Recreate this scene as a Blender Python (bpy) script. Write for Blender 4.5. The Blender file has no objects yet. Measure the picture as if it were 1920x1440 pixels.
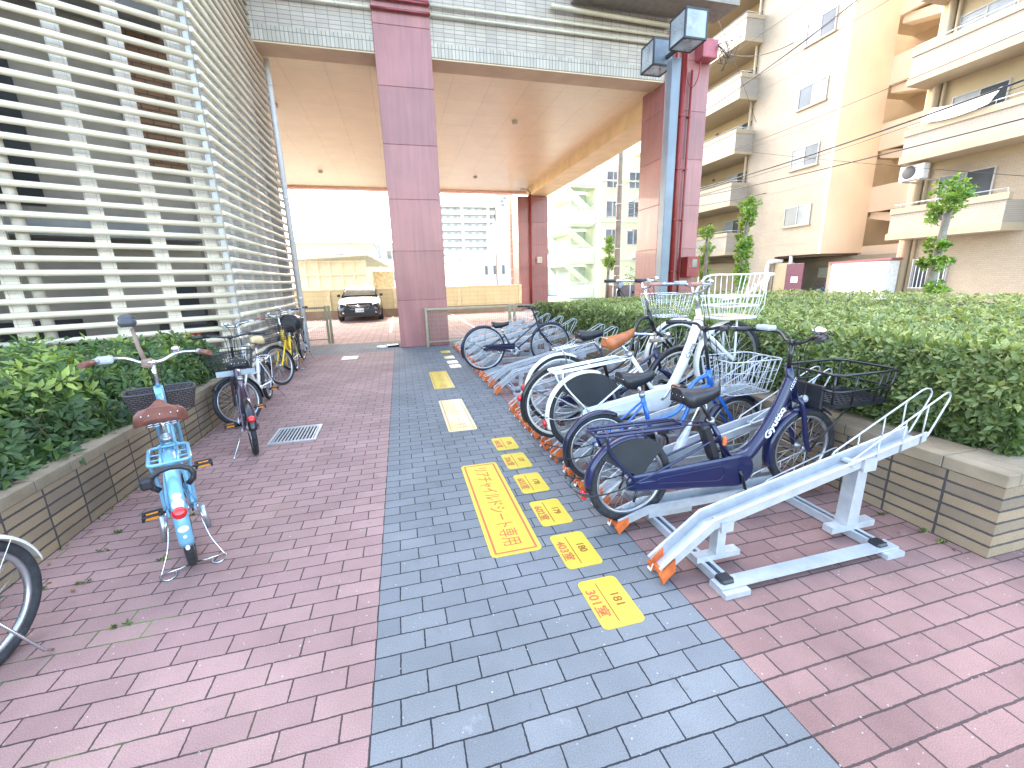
import bpy, math, random
import numpy as np
from mathutils import Vector, Matrix
random.seed(7)
SC = bpy.context.scene
COL = SC.collection
PI = math.pi
V = Vector

# ------------------------------------------------------------------ mesh builder
class MB:
    def __init__(s): s.v = []; s.f = []; s.sm = []
    def add(s, vs, fs, smooth=False):
        n = len(s.v); s.v += [tuple(p) for p in vs]
        s.f += [tuple(i + n for i in f) for f in fs]; s.sm += [smooth] * len(fs); return s
    def box(s, x0, y0, z0, x1, y1, z1):
        vs = [(x, y, z) for z in (z0, z1) for y in (y0, y1) for x in (x0, x1)]
        return s.add(vs, [(0, 2, 3, 1), (4, 5, 7, 6), (0, 1, 5, 4), (2, 6, 7, 3), (0, 4, 6, 2), (1, 3, 7, 5)])
    def bevbox(s, x0, y0, z0, x1, y1, z1, b=.01):
        xs = (x0, x0 + b, x1 - b, x1); ys = (y0, y0 + b, y1 - b, y1)
        def ring(i, z):
            if i: return [(x0 + b, y0, z), (x1 - b, y0, z), (x1, y0 + b, z), (x1, y1 - b, z), (x1 - b, y1, z), (x0 + b, y1, z), (x0, y1 - b, z), (x0, y0 + b, z)]
            c = b
            return [(x0 + c, y0 + c * .6, z), (x1 - c, y0 + c * .6, z), (x1 - c * .6, y0 + c, z), (x1 - c * .6, y1 - c, z), (x1 - c, y1 - c * .6, z), (x0 + c, y1 - c * .6, z), (x0 + c * .6, y1 - c, z), (x0 + c * .6, y0 + c, z)]
        R = [ring(0, z0), ring(1, z0 + b), ring(1, z1 - b), ring(0, z1)]
        vs = sum(R, []); fs = [tuple(range(7, -1, -1)), tuple(range(24, 32))]
        for k in range(3):
            for i in range(8):
                j = (i + 1) % 8; fs.append((k * 8 + i, k * 8 + j, k * 8 + 8 + j, k * 8 + 8 + i))
        return s.add(vs, fs)
    def tube(s, pts, r, n=8, closed=False, cap=True, r2=None):
        pts = [V(p) for p in pts]; m = len(pts)
        if m < 2: return s
        tg = []
        for i in range(m):
            a = pts[(i - 1) % m] if (closed or i > 0) else pts[i]
            b = pts[(i + 1) % m] if (closed or i < m - 1) else pts[i]
            t = (b - a); tg.append(t.normalized() if t.length > 1e-9 else V((0, 0, 1)))
        u = tg[0].orthogonal().normalized(); vs = []
        for i in range(m):
            if i: u = (u - tg[i] * u.dot(tg[i]));
            u = u.normalized() if u.length > 1e-6 else tg[i].orthogonal().normalized()
            w = tg[i].cross(u)
            rr = r if r2 is None else r + (r2 - r) * i / (m - 1)
            if isinstance(r, (list, tuple)): rr = r[i]
            for k in range(n):
                a = 2 * PI * k / n; vs.append(pts[i] + (u * math.cos(a) + w * math.sin(a)) * rr)
        fs = []
        for i in range(m if closed else m - 1):
            j = (i + 1) % m
            for k in range(n):
                l = (k + 1) % n; fs.append((i * n + k, i * n + l, j * n + l, j * n + k))
        s.add(vs, fs, True)
        if cap and not closed:
            b = len(s.v) - m * n
            s.f.append(tuple(b + k for k in range(n - 1, -1, -1))); s.f.append(tuple(b + (m - 1) * n + k for k in range(n))); s.sm += [False, False]
        return s
    def cyl(s, a, b, r, n=12, r2=None): return s.tube([a, b], r, n, r2=r2)
    def lathe(s, c, prof, n=32, axis='y', a0=0, a1=2 * PI, smooth=True, closedprof=True):
        c = V(c); full = abs(a1 - a0 - 2 * PI) < 1e-6; m = n if full else n + 1; P = len(prof); vs = []
        for i in range(m):
            a = a0 + (a1 - a0) * i / n; ca, sa = math.cos(a), math.sin(a)
            for (rr, h) in prof:
                if axis == 'y': vs.append(c + V((rr * ca, h, rr * sa)))
                elif axis == 'z': vs.append(c + V((rr * ca, rr * sa, h)))
                else: vs.append(c + V((h, rr * ca, rr * sa)))
        fs = []
        for i in range(n):
            j = (i + 1) % m
            for k in range(P if closedprof else P - 1):
                l = (k + 1) % P; fs.append((i * P + k, i * P + l, j * P + l, j * P + k))
        return s.add(vs, fs, smooth)
    def sphere(s, c, r, n=10, m=7, sc=(1, 1, 1)):
        c = V(c); vs = [c + V((0, 0, -r * sc[2]))]
        for j in range(1, m):
            b = -PI / 2 + PI * j / m
            for i in range(n):
                a = 2 * PI * i / n; vs.append(c + V((r * math.cos(b) * math.cos(a) * sc[0], r * math.cos(b) * math.sin(a) * sc[1], r * math.sin(b) * sc[2])))
        vs.append(c + V((0, 0, r * sc[2]))); fs = []
        for i in range(n):
            fs.append((0, 1 + (i + 1) % n, 1 + i))
            for j in range(m - 2):
                a = 1 + j * n; fs.append((a + i, a + (i + 1) % n, a + n + (i + 1) % n, a + n + i))
            a = 1 + (m - 2) * n; fs.append((a + i, a + (i + 1) % n, len(vs) - 1))
        return s.add(vs, fs, True)
    def loft(s, rings, cap=True, smooth=True, closed=True):
        n = len(rings[0]); vs = sum([list(r) for r in rings], []); fs = []
        for i in range(len(rings) - 1):
            for k in range(n if closed else n - 1):
                l = (k + 1) % n; fs.append((i * n + k, i * n + l, i * n + n + l, i * n + n + k))
        s.add(vs, fs, smooth)
        if cap:
            b = len(s.v) - len(vs)
            s.f.append(tuple(b + k for k in range(n - 1, -1, -1))); s.f.append(tuple(b + len(vs) - n + k for k in range(n))); s.sm += [False, False]
        return s
    def prism(s, poly, h0, h1, axis='y'):
        n = len(poly)
        def P(p, h): return (p[0], h, p[1]) if axis == 'y' else ((p[0], p[1], h) if axis == 'z' else (h, p[0], p[1]))
        vs = [P(p, h0) for p in poly] + [P(p, h1) for p in poly]
        fs = [tuple(range(n - 1, -1, -1)), tuple(range(n, 2 * n))] + [(i, (i + 1) % n, n + (i + 1) % n, n + i) for i in range(n)]
        return s.add(vs, fs)
    def xf(s, fn, start=0):
        for i in range(start, len(s.v)): s.v[i] = tuple(fn(V(s.v[i])))
        return s
    def build(s, name, mat, parent=None, label=None):
        me = bpy.data.meshes.new(name); me.from_pydata(s.v, [], s.f); me.update()
        if any(s.sm): me.polygons.foreach_set('use_smooth', s.sm)
        import bmesh
        bm = bmesh.new(); bm.from_mesh(me); bmesh.ops.recalc_face_normals(bm, faces=bm.faces); bm.to_mesh(me); bm.free()
        o = bpy.data.objects.new(name, me); COL.objects.link(o)
        me.materials.append(mat)
        if parent is not None: o.parent = parent
        if label: o['label'] = label
        return o

def spl(pts, k=6, closed=False):
    pts = [V(p) for p in pts]; out = []; n = len(pts)
    for i in range(n if closed else n - 1):
        if closed: p0, p1, p2, p3 = pts[i - 1], pts[i], pts[(i + 1) % n], pts[(i + 2) % n]
        else: p0, p1, p2, p3 = pts[max(i - 1, 0)], pts[i], pts[i + 1], pts[min(i + 2, n - 1)]
        for j in range(k):
            t = j / k
            out.append(.5 * ((2 * p1) + (p2 - p0) * t + (2 * p0 - 5 * p1 + 4 * p2 - p3) * t * t + (3 * p1 - p0 - 3 * p2 + p3) * t ** 3))
    if not closed: out.append(pts[-1])
    return out
def rrect(x0, y0, x1, y1, r, k=5):
    o = []
    for cx, cy, a in ((x1 - r, y1 - r, 0), (x0 + r, y1 - r, 90), (x0 + r, y0 + r, 180), (x1 - r, y0 + r, 270)):
        for i in range(k + 1):
            t = math.radians(a + 90 * i / k); o.append((cx + r * math.cos(t), cy + r * math.sin(t)))
    return o
def tag(o, label, cat, group=None, kind=None):
    o['label'] = label; o['category'] = cat
    if group: o['group'] = group
    if kind: o['kind'] = kind
    return o
def struct(o): o['kind'] = 'structure'; return o
def empty(name, loc, rz=0, rx=0, label=None, cat=None, group=None):
    o = bpy.data.objects.new(name, None); COL.objects.link(o); o.location = loc; o.rotation_euler = (rx, 0, rz); o.empty_display_size = .1
    if label: tag(o, label, cat, group)
    return o

# ------------------------------------------------------------------ materials
def nmat(name):
    m = bpy.data.materials.new(name); m.use_nodes = True; nt = m.node_tree; b = nt.nodes['Principled BSDF']; return m, nt, b
def N(nt, t, **k):
    n = nt.nodes.new(t)
    for a, v in k.items(): setattr(n, a, v)
    return n
def mat(name, c, rough=.5, metal=0, var=.12, scale=8, bump=0, coat=0, spec=.5, c2=None, bscale=None, trans=0, alpha=1, rvar=.15):
    m, nt, b = nmat(name)
    tc = N(nt, 'ShaderNodeTexCoord'); no = N(nt, 'ShaderNodeTexNoise'); no.inputs['Scale'].default_value = scale; no.inputs['Detail'].default_value = 5
    nt.links.new(tc.outputs['Object'], no.inputs['Vector'])
    mx = N(nt, 'ShaderNodeMix', data_type='RGBA'); ramp = N(nt, 'ShaderNodeMapRange'); ramp.inputs[1].default_value = .3; ramp.inputs[2].default_value = .7
    nt.links.new(no.outputs['Fac'], ramp.inputs[0]); nt.links.new(ramp.outputs[0], mx.inputs['Factor'])
    c2 = c2 or tuple(max(0, v * (1 - var * 1.6)) for v in c)
    mx.inputs['A'].default_value = (*[min(1, v * (1 + var * .6)) for v in c], 1); mx.inputs['B'].default_value = (*c2, 1)
    nt.links.new(mx.outputs['Result'], b.inputs['Base Color'])
    rr = N(nt, 'ShaderNodeMapRange'); rr.inputs[3].default_value = max(.03, rough - rvar * rough); rr.inputs[4].default_value = min(1, rough + rvar * rough)
    nt.links.new(no.outputs['Fac'], rr.inputs[0]); nt.links.new(rr.outputs[0], b.inputs['Roughness'])
    b.inputs['Metallic'].default_value = metal; b.inputs['Coat Weight'].default_value = coat; b.inputs['Coat Roughness'].default_value = .08
    b.inputs['Specular IOR Level'].default_value = spec; b.inputs['Transmission Weight'].default_value = trans; b.inputs['Alpha'].default_value = alpha
    if bump:
        n2 = N(nt, 'ShaderNodeTexNoise'); n2.inputs['Scale'].default_value = bscale or scale * 6; n2.inputs['Detail'].default_value = 6
        nt.links.new(tc.outputs['Object'], n2.inputs['Vector'])
        bp = N(nt, 'ShaderNodeBump'); bp.inputs['Strength'].default_value = bump; bp.inputs['Distance'].default_value = .01
        nt.links.new(n2.outputs['Fac'], bp.inputs['Height']); nt.links.new(bp.outputs[0], b.inputs['Normal'])
    return m
def brickmat(name, c1, c2, grout, w, h, mortar=.003, offset=.5, plane='xy', rough=.85, bump=.5, edges=None, speck=.0, stain=.25, moss=0, bevel=.1):
    m, nt, b = nmat(name); L = nt.links.new
    tc = N(nt, 'ShaderNodeTexCoord'); vec = tc.outputs['Object']
    sep = N(nt, 'ShaderNodeSeparateXYZ'); L(vec, sep.inputs[0])
    if plane != 'xy':
        cb = N(nt, 'ShaderNodeCombineXYZ'); L(sep.outputs['XYZ'.index(plane[0].upper())], cb.inputs[0]); L(sep.outputs['XYZ'.index(plane[1].upper())], cb.inputs[1]); bv = cb.outputs[0]
    else: bv = vec
    # slight wobble of joints
    wn = N(nt, 'ShaderNodeTexNoise'); wn.inputs['Scale'].default_value = 9; L(vec, wn.inputs['Vector'])
    ws = N(nt, 'ShaderNodeVectorMath', operation='SUBTRACT'); L(wn.outputs['Color'], ws.inputs[0]); ws.inputs[1].default_value = (.5, .5, .5)
    wn2 = N(nt, 'ShaderNodeTexNoise'); wn2.inputs['Scale'].default_value = 70; L(vec, wn2.inputs['Vector']); ws2 = N(nt, 'ShaderNodeVectorMath', operation='SUBTRACT'); L(wn2.outputs['Color'], ws2.inputs[0]); ws2.inputs[1].default_value = (.5, .5, .5); wm2 = N(nt, 'ShaderNodeVectorMath', operation='MULTIPLY_ADD'); L(ws2.outputs[0], wm2.inputs[0]); wm2.inputs[1].default_value = (.005, .005, 0) if w > .08 else (.0005, .0005, 0); L(bv, wm2.inputs[2]); bv = wm2.outputs[0]
    wm = N(nt, 'ShaderNodeVectorMath', operation='MULTIPLY_ADD'); L(ws.outputs[0], wm.inputs[0]); wm.inputs[1].default_value = (.006, .006, 0) if w > .08 else (.001, .001, 0); L(bv, wm.inputs[2])
    br = N(nt, 'ShaderNodeTexBrick', offset=offset, offset_frequency=2, squash=1); L(wm.outputs[0], br.inputs['Vector'])
    for k, v in (('Scale', 1), ('Mortar Size', mortar), ('Mortar Smooth', bevel), ('Bias', 0), ('Brick Width', w), ('Row Height', h)): br.inputs[k].default_value = v
    br.inputs['Color1'].default_value = (*c1, 1); br.inputs['Color2'].default_value = (*c2, 1); br.inputs['Mortar'].default_value = (*grout, 1)
    col = br.outputs['Color']; fac = br.outputs['Fac']
    n1 = N(nt, 'ShaderNodeTexNoise'); n1.inputs['Scale'].default_value = 1.3; n1.inputs['Detail'].default_value = 6; n1.inputs['Roughness'].default_value = .65; L(vec, n1.inputs['Vector'])
    mr = N(nt, 'ShaderNodeMapRange'); mr.inputs[1].default_value = .3; mr.inputs[2].default_value = .75; mr.inputs[3].default_value = 1 - stain; mr.inputs[4].default_value = 1 + stain * .5; L(n1.outputs['Fac'], mr.inputs[0])
    n3 = N(nt, 'ShaderNodeTexNoise'); n3.inputs['Scale'].default_value = 260; n3.inputs['Detail'].default_value = 3; L(vec, n3.inputs['Vector'])
    m3 = N(nt, 'ShaderNodeMapRange'); m3.inputs[1].default_value = .25; m3.inputs[2].default_value = .75; m3.inputs[3].default_value = .68; m3.inputs[4].default_value = 1.32; L(n3.outputs['Fac'], m3.inputs[0])
    mu = N(nt, 'ShaderNodeMath', operation='MULTIPLY'); L(mr.outputs[0], mu.inputs[0]); L(m3.outputs[0], mu.inputs[1])
    vm = N(nt, 'ShaderNodeVectorMath', operation='SCALE'); L(col, vm.inputs[0]); L(mu.outputs[0], vm.inputs['Scale']); out = vm.outputs[0]
    if edges:
        for e in edges:
            d = N(nt, 'ShaderNodeMath', operation='SUBTRACT'); L(sep.outputs[0], d.inputs[0]); d.inputs[1].default_value = e
            a = N(nt, 'ShaderNodeMath', operation='ABSOLUTE'); L(d.outputs[0], a.inputs[0])
            lt = N(nt, 'ShaderNodeMath', operation='LESS_THAN'); L(a.outputs[0], lt.inputs[0]); lt.inputs[1].default_value = .0035
            mm = N(nt, 'ShaderNodeMix', data_type='RGBA'); L(lt.outputs[0], mm.inputs['Factor']); L(out, mm.inputs['A']); mm.inputs['B'].default_value = (*grout, 1); out = mm.outputs['Result']
            mx2 = N(nt, 'ShaderNodeMath', operation='MAXIMUM'); L(fac, mx2.inputs[0]); L(lt.outputs[0], mx2.inputs[1]); fac = mx2.outputs[0]
    if moss:
        n4 = N(nt, 'ShaderNodeTexNoise'); n4.inputs['Scale'].default_value = 2.2; n4.inputs['Detail'].default_value = 4; L(vec, n4.inputs['Vector'])
        g = N(nt, 'ShaderNodeMapRange'); g.inputs[1].default_value = .56; g.inputs[2].default_value = .66; g.inputs[4].default_value = moss; L(n4.outputs['Fac'], g.inputs[0])
        gx = N(nt, 'ShaderNodeMapRange'); gx.inputs[1].default_value = -.3; gx.inputs[2].default_value = -1.0; L(sep.outputs[0], gx.inputs[0])
        g1 = N(nt, 'ShaderNodeMath', operation='MULTIPLY'); L(g.outputs[0], g1.inputs[0]); L(gx.outputs[0], g1.inputs[1])
        g2 = N(nt, 'ShaderNodeMath', operation='MULTIPLY'); L(g1.outputs[0], g2.inputs[0]); L(br.outputs['Fac'], g2.inputs[1])
        mm = N(nt, 'ShaderNodeMix', data_type='RGBA'); L(g2.outputs[0], mm.inputs['Factor']); L(out, mm.inputs['A']); mm.inputs['B'].default_value = (.12, .2, .04, 1); out = mm.outputs['Result']
    if speck:
        vo = N(nt, 'ShaderNodeTexVoronoi', feature='F1'); vo.inputs['Scale'].default_value = 27; L(vec, vo.inputs['Vector'])
        n5 = N(nt, 'ShaderNodeTexNoise'); n5.inputs['Scale'].default_value = 70; n5.inputs['Detail'].default_value = 4; L(vec, n5.inputs['Vector'])
        sm_ = N(nt, 'ShaderNodeMath', operation='MULTIPLY_ADD'); L(n5.outputs['Fac'], sm_.inputs[0]); sm_.inputs[1].default_value = .35; L(vo.outputs['Distance'], sm_.inputs[2])
        lt = N(nt, 'ShaderNodeMapRange'); lt.inputs[1].default_value = .255; lt.inputs[2].default_value = .20; lt.inputs[4].default_value = speck; L(sm_.outputs[0], lt.inputs[0])
        n6 = N(nt, 'ShaderNodeTexNoise'); n6.inputs['Scale'].default_value = 4.3; n6.inputs['Detail'].default_value = 9; n6.inputs['Roughness'].default_value = .75; L(vec, n6.inputs['Vector']); sg = N(nt, 'ShaderNodeMapRange'); sg.inputs[1].default_value = .62; sg.inputs[2].default_value = .76; sg.inputs[4].default_value = .35; L(n6.outputs['Fac'], sg.inputs[0]); m7 = N(nt, 'ShaderNodeMix', data_type='RGBA'); L(sg.outputs[0], m7.inputs['Factor']); L(out, m7.inputs['A']); m7.inputs['B'].default_value = (.5, .5, .5, 1); out = m7.outputs['Result']
        sd2 = N(nt, 'ShaderNodeMapRange'); sd2.inputs[1].default_value = .40; sd2.inputs[2].default_value = .28; sd2.inputs[4].default_value = .45; L(n6.outputs['Fac'], sd2.inputs[0]); m8 = N(nt, 'ShaderNodeMix', data_type='RGBA'); L(sd2.outputs[0], m8.inputs['Factor']); L(out, m8.inputs['A']); m8.inputs['B'].default_value = (.05, .045, .045, 1); out = m8.outputs['Result']
        mm = N(nt, 'ShaderNodeMix', data_type='RGBA'); L(lt.outputs[0], mm.inputs['Factor']); L(out, mm.inputs['A']); mm.inputs['B'].default_value = (.6, .6, .6, 1); out = mm.outputs['Result']
    L(out, b.inputs['Base Color']); b.inputs['Roughness'].default_value = rough
    hh = N(nt, 'ShaderNodeMath', operation='MULTIPLY_ADD'); L(n3.outputs['Fac'], hh.inputs[0]); hh.inputs[1].default_value = .18
    inv = N(nt, 'ShaderNodeMath', operation='SUBTRACT'); inv.inputs[0].default_value = 1; L(fac, inv.inputs[1]); L(inv.outputs[0], hh.inputs[2])
    bp = N(nt, 'ShaderNodeBump'); bp.inputs['Strength'].default_value = bump; bp.inputs['Distance'].default_value = .006; L(hh.outputs[0], bp.inputs['Height']); L(bp.outputs[0], b.inputs['Normal'])
    return m
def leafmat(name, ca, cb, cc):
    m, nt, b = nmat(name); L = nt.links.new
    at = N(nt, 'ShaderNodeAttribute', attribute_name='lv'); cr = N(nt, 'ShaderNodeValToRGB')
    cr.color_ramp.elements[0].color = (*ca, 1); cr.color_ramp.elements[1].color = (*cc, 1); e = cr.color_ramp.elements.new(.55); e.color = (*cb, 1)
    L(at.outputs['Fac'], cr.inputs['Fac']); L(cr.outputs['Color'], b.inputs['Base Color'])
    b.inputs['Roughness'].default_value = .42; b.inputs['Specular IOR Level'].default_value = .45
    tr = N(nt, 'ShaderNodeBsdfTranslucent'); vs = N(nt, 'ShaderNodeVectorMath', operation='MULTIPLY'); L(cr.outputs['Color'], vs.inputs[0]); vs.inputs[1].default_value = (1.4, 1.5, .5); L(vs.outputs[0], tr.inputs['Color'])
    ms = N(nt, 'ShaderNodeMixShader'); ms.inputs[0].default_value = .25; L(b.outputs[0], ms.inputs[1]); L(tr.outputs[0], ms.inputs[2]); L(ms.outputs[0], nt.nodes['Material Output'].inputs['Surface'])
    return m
def granite(name, c, c2, rough=.36):
    m, nt, b = nmat(name); L = nt.links.new; tc = N(nt, 'ShaderNodeTexCoord')
    def noise(sc, vec=None, d=5):
        n = N(nt, 'ShaderNodeTexNoise'); n.inputs['Scale'].default_value = sc; n.inputs['Detail'].default_value = d; L(vec or tc.outputs['Object'], n.inputs['Vector']); return n.outputs['Fac']
    mp = N(nt, 'ShaderNodeMapping'); mp.inputs['Scale'].default_value = (9, 9, .55); L(tc.outputs['Object'], mp.inputs['Vector'])
    st, sp, bl = noise(1.6, mp.outputs[0]), noise(95, d=3), noise(1.1)
    mx = N(nt, 'ShaderNodeMix', data_type='RGBA'); r1 = N(nt, 'ShaderNodeMapRange'); r1.inputs[1].default_value = .35; r1.inputs[2].default_value = .65; L(sp, r1.inputs[0]); L(r1.outputs[0], mx.inputs['Factor']); mx.inputs['A'].default_value = (*c, 1); mx.inputs['B'].default_value = (*c2, 1)
    def mul(src, lo, hi):
        r = N(nt, 'ShaderNodeMapRange'); r.inputs[1].default_value = .3; r.inputs[2].default_value = .7; r.inputs[3].default_value = lo; r.inputs[4].default_value = hi; L(src, r.inputs[0]); return r.outputs[0]
    k = N(nt, 'ShaderNodeMath', operation='MULTIPLY'); L(mul(st, .84, 1.1), k.inputs[0]); L(mul(bl, .85, 1.12), k.inputs[1])
    # slight tone change from slab to slab
    sx = N(nt, 'ShaderNodeSeparateXYZ'); L(tc.outputs['Object'], sx.inputs[0]); dv = N(nt, 'ShaderNodeMath', operation='DIVIDE'); L(sx.outputs[2], dv.inputs[0]); dv.inputs[1].default_value = 1.09; fl = N(nt, 'ShaderNodeMath', operation='FLOOR'); L(dv.outputs[0], fl.inputs[0]); wn = N(nt, 'ShaderNodeTexWhiteNoise', noise_dimensions='1D'); L(fl.outputs[0], wn.inputs['W'])
    k2 = N(nt, 'ShaderNodeMath', operation='MULTIPLY'); L(k.outputs[0], k2.inputs[0]); r2 = N(nt, 'ShaderNodeMapRange'); r2.inputs[3].default_value = .9; r2.inputs[4].default_value = 1.1; L(wn.outputs['Value'], r2.inputs[0]); L(r2.outputs[0], k2.inputs[1])
    v = N(nt, 'ShaderNodeVectorMath', operation='SCALE'); L(mx.outputs['Result'], v.inputs[0]); L(k2.outputs[0], v.inputs['Scale']); L(v.outputs[0], b.inputs['Base Color'])
    rr = N(nt, 'ShaderNodeMapRange'); rr.inputs[3].default_value = rough - .1; rr.inputs[4].default_value = rough + .2; L(st, rr.inputs[0]); L(rr.outputs[0], b.inputs['Roughness']); b.inputs['Coat Weight'].default_value = .15
    return m
def glassmat(name, c, rough=.08):
    return mat(name, c, rough, 0, .3, 1.2, coat=.3, spec=.9)
GALV = mat('galvanised', (.52, .55, .575), .45, .4, .10, 14, .1, bscale=60)
CHROME = mat('chrome', (.62, .64, .68), .18, .95, .08, 20)
ALU = mat('aluminium', (.5, .52, .55), .35, .85, .1, 20)
BLACK = mat('black_plastic', (.018, .019, .024), .4, 0, .2, 12, .1)
BLACKM = mat('black_paint', (.016, .017, .022), .3, .2, .2, 12, coat=.4)
TYRE = mat('tyre_rubber', (.03, .032, .038), .75, 0, .3, 30, .4, bscale=180)
TYREG = mat('tyre_grey_rubber', (.07, .075, .085), .8, 0, .3, 30, .4, bscale=180)
WHITE = mat('white_paint', (.78, .8, .8), .3, 0, .05, 8, coat=.4)
CREAM = mat('cream_paint', (.74, .72, .66), .3, 0, .06, 8, coat=.4)
NAVY = mat('navy_paint', (.005, .011, .062), .32, .0, .1, 5, coat=.5)
NAVYK = mat('navy_black_paint', (.012, .014, .045), .3, .2, .15, 5, coat=.4)
BLUE = mat('blue_paint', (.015, .14, .55), .25, .2, .1, 5, coat=.6)
SKYB = mat('pale_blue_paint', (.16, .38, .55), .3, .1, .06, 5, coat=.5)
MAUVE = mat('mauve_paint', (.13, .09, .13), .3, .5, .1, 5, coat=.5)
YELLOW = mat('yellow_paint', (.75, .48, .01), .3, 0, .08, 5, coat=.5)
ORANGE = mat('orange_plastic', (.72, .16, .035), .5, 0, .25, 14, .15)
RED = mat('red_reflector', (.6, .01, .015), .2, 0, .2, 40, coat=.6)
AMBER = mat('amber_reflector', (.8, .28, .02), .25, 0, .1, 40)
TAN = mat('tan_leather', (.42, .13, .04), .45, 0, .2, 14, .2)
BROWN = mat('brown_leather', (.2, .07, .05), .5, 0, .2, 14, .2)
TAUPE = mat('taupe_plastic', (.26, .18, .14), .55, 0, .15, 14)
PINK = mat('pink_brown_grip', (.4, .2, .17), .6, 0, .1, 14, .1)
SMOKE = mat('smoked_guard_plastic', (.035, .04, .045), .35, 0, .2, 6)
WICKER = brickmat('wicker', (.11, .08, .075), (.07, .05, .05), (.02, .015, .015), .03, .014, .003, .5, 'xz', .7, .9, stain=.1)
WICKERY = brickmat('wicker_side', (.11, .08, .075), (.07, .05, .05), (.02, .015, .015), .03, .014, .003, .5, 'yz', .7, .9, stain=.1)
WOOD = mat('pale_wood', (.68, .52, .3), .55, 0, .15, 4)
LCD = mat('grey_display', (.45, .5, .55), .2, 0, .1, 30)
DGREY = mat('dark_grey_plastic', (.06, .065, .075), .5)
INK = mat('white_lettering', (.75, .77, .8), .4, 0, .02)

# ------------------------------------------------------------------ text
FONTC = {}
def text_mesh(txt, size, depth=.0006, bold=0.0, ls=1.0):
    cu = bpy.data.curves.new('lettering', 'FONT'); cu.body = txt; cu.size = size; cu.extrude = depth; cu.offset = bold; cu.space_character = ls; cu.resolution_u = 3
    o = bpy.data.objects.new('lettering', cu); COL.objects.link(o)
    bpy.context.view_layer.update(); dg = bpy.context.evaluated_depsgraph_get()
    me = bpy.data.meshes.new_from_object(o.evaluated_get(dg)); bpy.data.objects.remove(o); bpy.data.curves.remove(cu)
    return me
def put_text(name, txt, size, M, m, parent=None, fitw=None, depth=.0006, bold=0, ls=1, fith=None):
    me = text_mesh(txt, size, depth, bold, ls)
    xs = [v.co.x for v in me.vertices]; ys = [v.co.y for v in me.vertices]
    if not xs: return None
    cx = (min(xs) + max(xs)) / 2; cy = (min(ys) + max(ys)) / 2
    sx = fitw / (max(xs) - min(xs)) if fitw else 1; sy = (fith / (max(ys) - min(ys))) if fith else (sx if fitw else 1)
    for v in me.vertices: v.co = M @ V(((v.co.x - cx) * sx, (v.co.y - cy) * sy, v.co.z))
    me.materials.clear(); me.materials.append(m); me.name = name
    o = bpy.data.objects.new(name, me); COL.objects.link(o)
    if parent is not None: o.parent = parent
    return o
def basis_m(o, ex, ey):
    ex = V(ex).normalized(); ey = V(ey).normalized(); ez = ex.cross(ey)
    return Matrix(((ex.x, ey.x, ez.x, o[0]), (ex.y, ey.y, ez.y, o[1]), (ex.z, ey.z, ez.z, o[2]), (0, 0, 0, 1)))
# ------------------------------------------------------------------ bicycles
def rot_about(p, o, d, a):
    return Matrix.Rotation(a, 3, V(d).normalized()) @ (V(p) - V(o)) + V(o)
def wheel(root, c, r, FX, tyre=TYRE, rimm=ALU, hubm=ALU, tw=.02, nsp=28, ph=0, spm=ALU):
    t = MB(); k = 10; prof = [(r - tw + tw * math.cos(2 * PI * i / k), tw * 1.0 * math.sin(2 * PI * i / k)) for i in range(k)]
    t.lathe((c[0], 0, c[1]), prof, 56); t.xf(FX); w = t.build('wheel', tyre, root)
    q = MB(); ro = r - 2 * tw + .006; q.lathe((c[0], 0, c[1]), [(ro, -.013), (ro, .013), (ro - .018, .010), (ro - .022, 0), (ro - .018, -.010)], 56); q.xf(FX); q.build('rim', rimm, w)
    s = MB(); ri = ro - .018
    for i in range(nsp):
        a = 2 * PI * i / nsp + ph; side = 1 if i % 2 else -1; b = a + (.9 if (i // 2) % 2 else -.9)
        s.cyl((c[0] + .022 * math.cos(b), side * .028, c[1] + .022 * math.sin(b)), (c[0] + ri * math.cos(a), 0, c[1] + ri * math.sin(a)), .0017, 4)
    s.xf(FX); s.build('spokes', spm, w)
    h = MB(); h.lathe((c[0], 0, c[1]), [(.004, -.05), (.012, -.05), (.012, -.034), (.024, -.032), (.024, -.026), (.014, -.02), (.014, .02), (.024, .026), (.024, .032), (.012, .034), (.012, .05), (.004, .05)], 14)
    h.xf(FX); h.build('hub', hubm, w)
    return w
def fender(root, name, c, r, a0, a1, w, m, FX, label=None, tipm=None):
    prof = [(-w, -.010), (-w * .8, .002), (-w * .35, .008), (0, .010), (w * .35, .008), (w * .8, .002), (w, -.010)]
    b = MB(); n = 26; rings = []
    for i in range(n + 1):
        a = math.radians(a0 + (a1 - a0) * i / n)
        out = [(c[0] + (r + h) * math.cos(a), y, c[1] + (r + h) * math.sin(a)) for (y, h) in prof]
        inn = [(c[0] + (r + h - .0025) * math.cos(a), y * .98, c[1] + (r + h - .0025) * math.sin(a)) for (y, h) in reversed(prof)]
        rings.append(out + inn)
    b.loft(rings, True, True)
    ce = (c[0], c[1])
    for a in (a0 + 12, (a0 + a1) / 2 + 15):
        ar = math.radians(a)
        for sd in (-1, 1): b.cyl((c[0], sd * .045, c[1]), (c[0] + (r + .002) * math.cos(ar), sd * w, c[1] + (r + .002) * math.sin(ar)), .0018, 5)
    b.xf(FX); return b.build(name, m, root, label)
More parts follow.
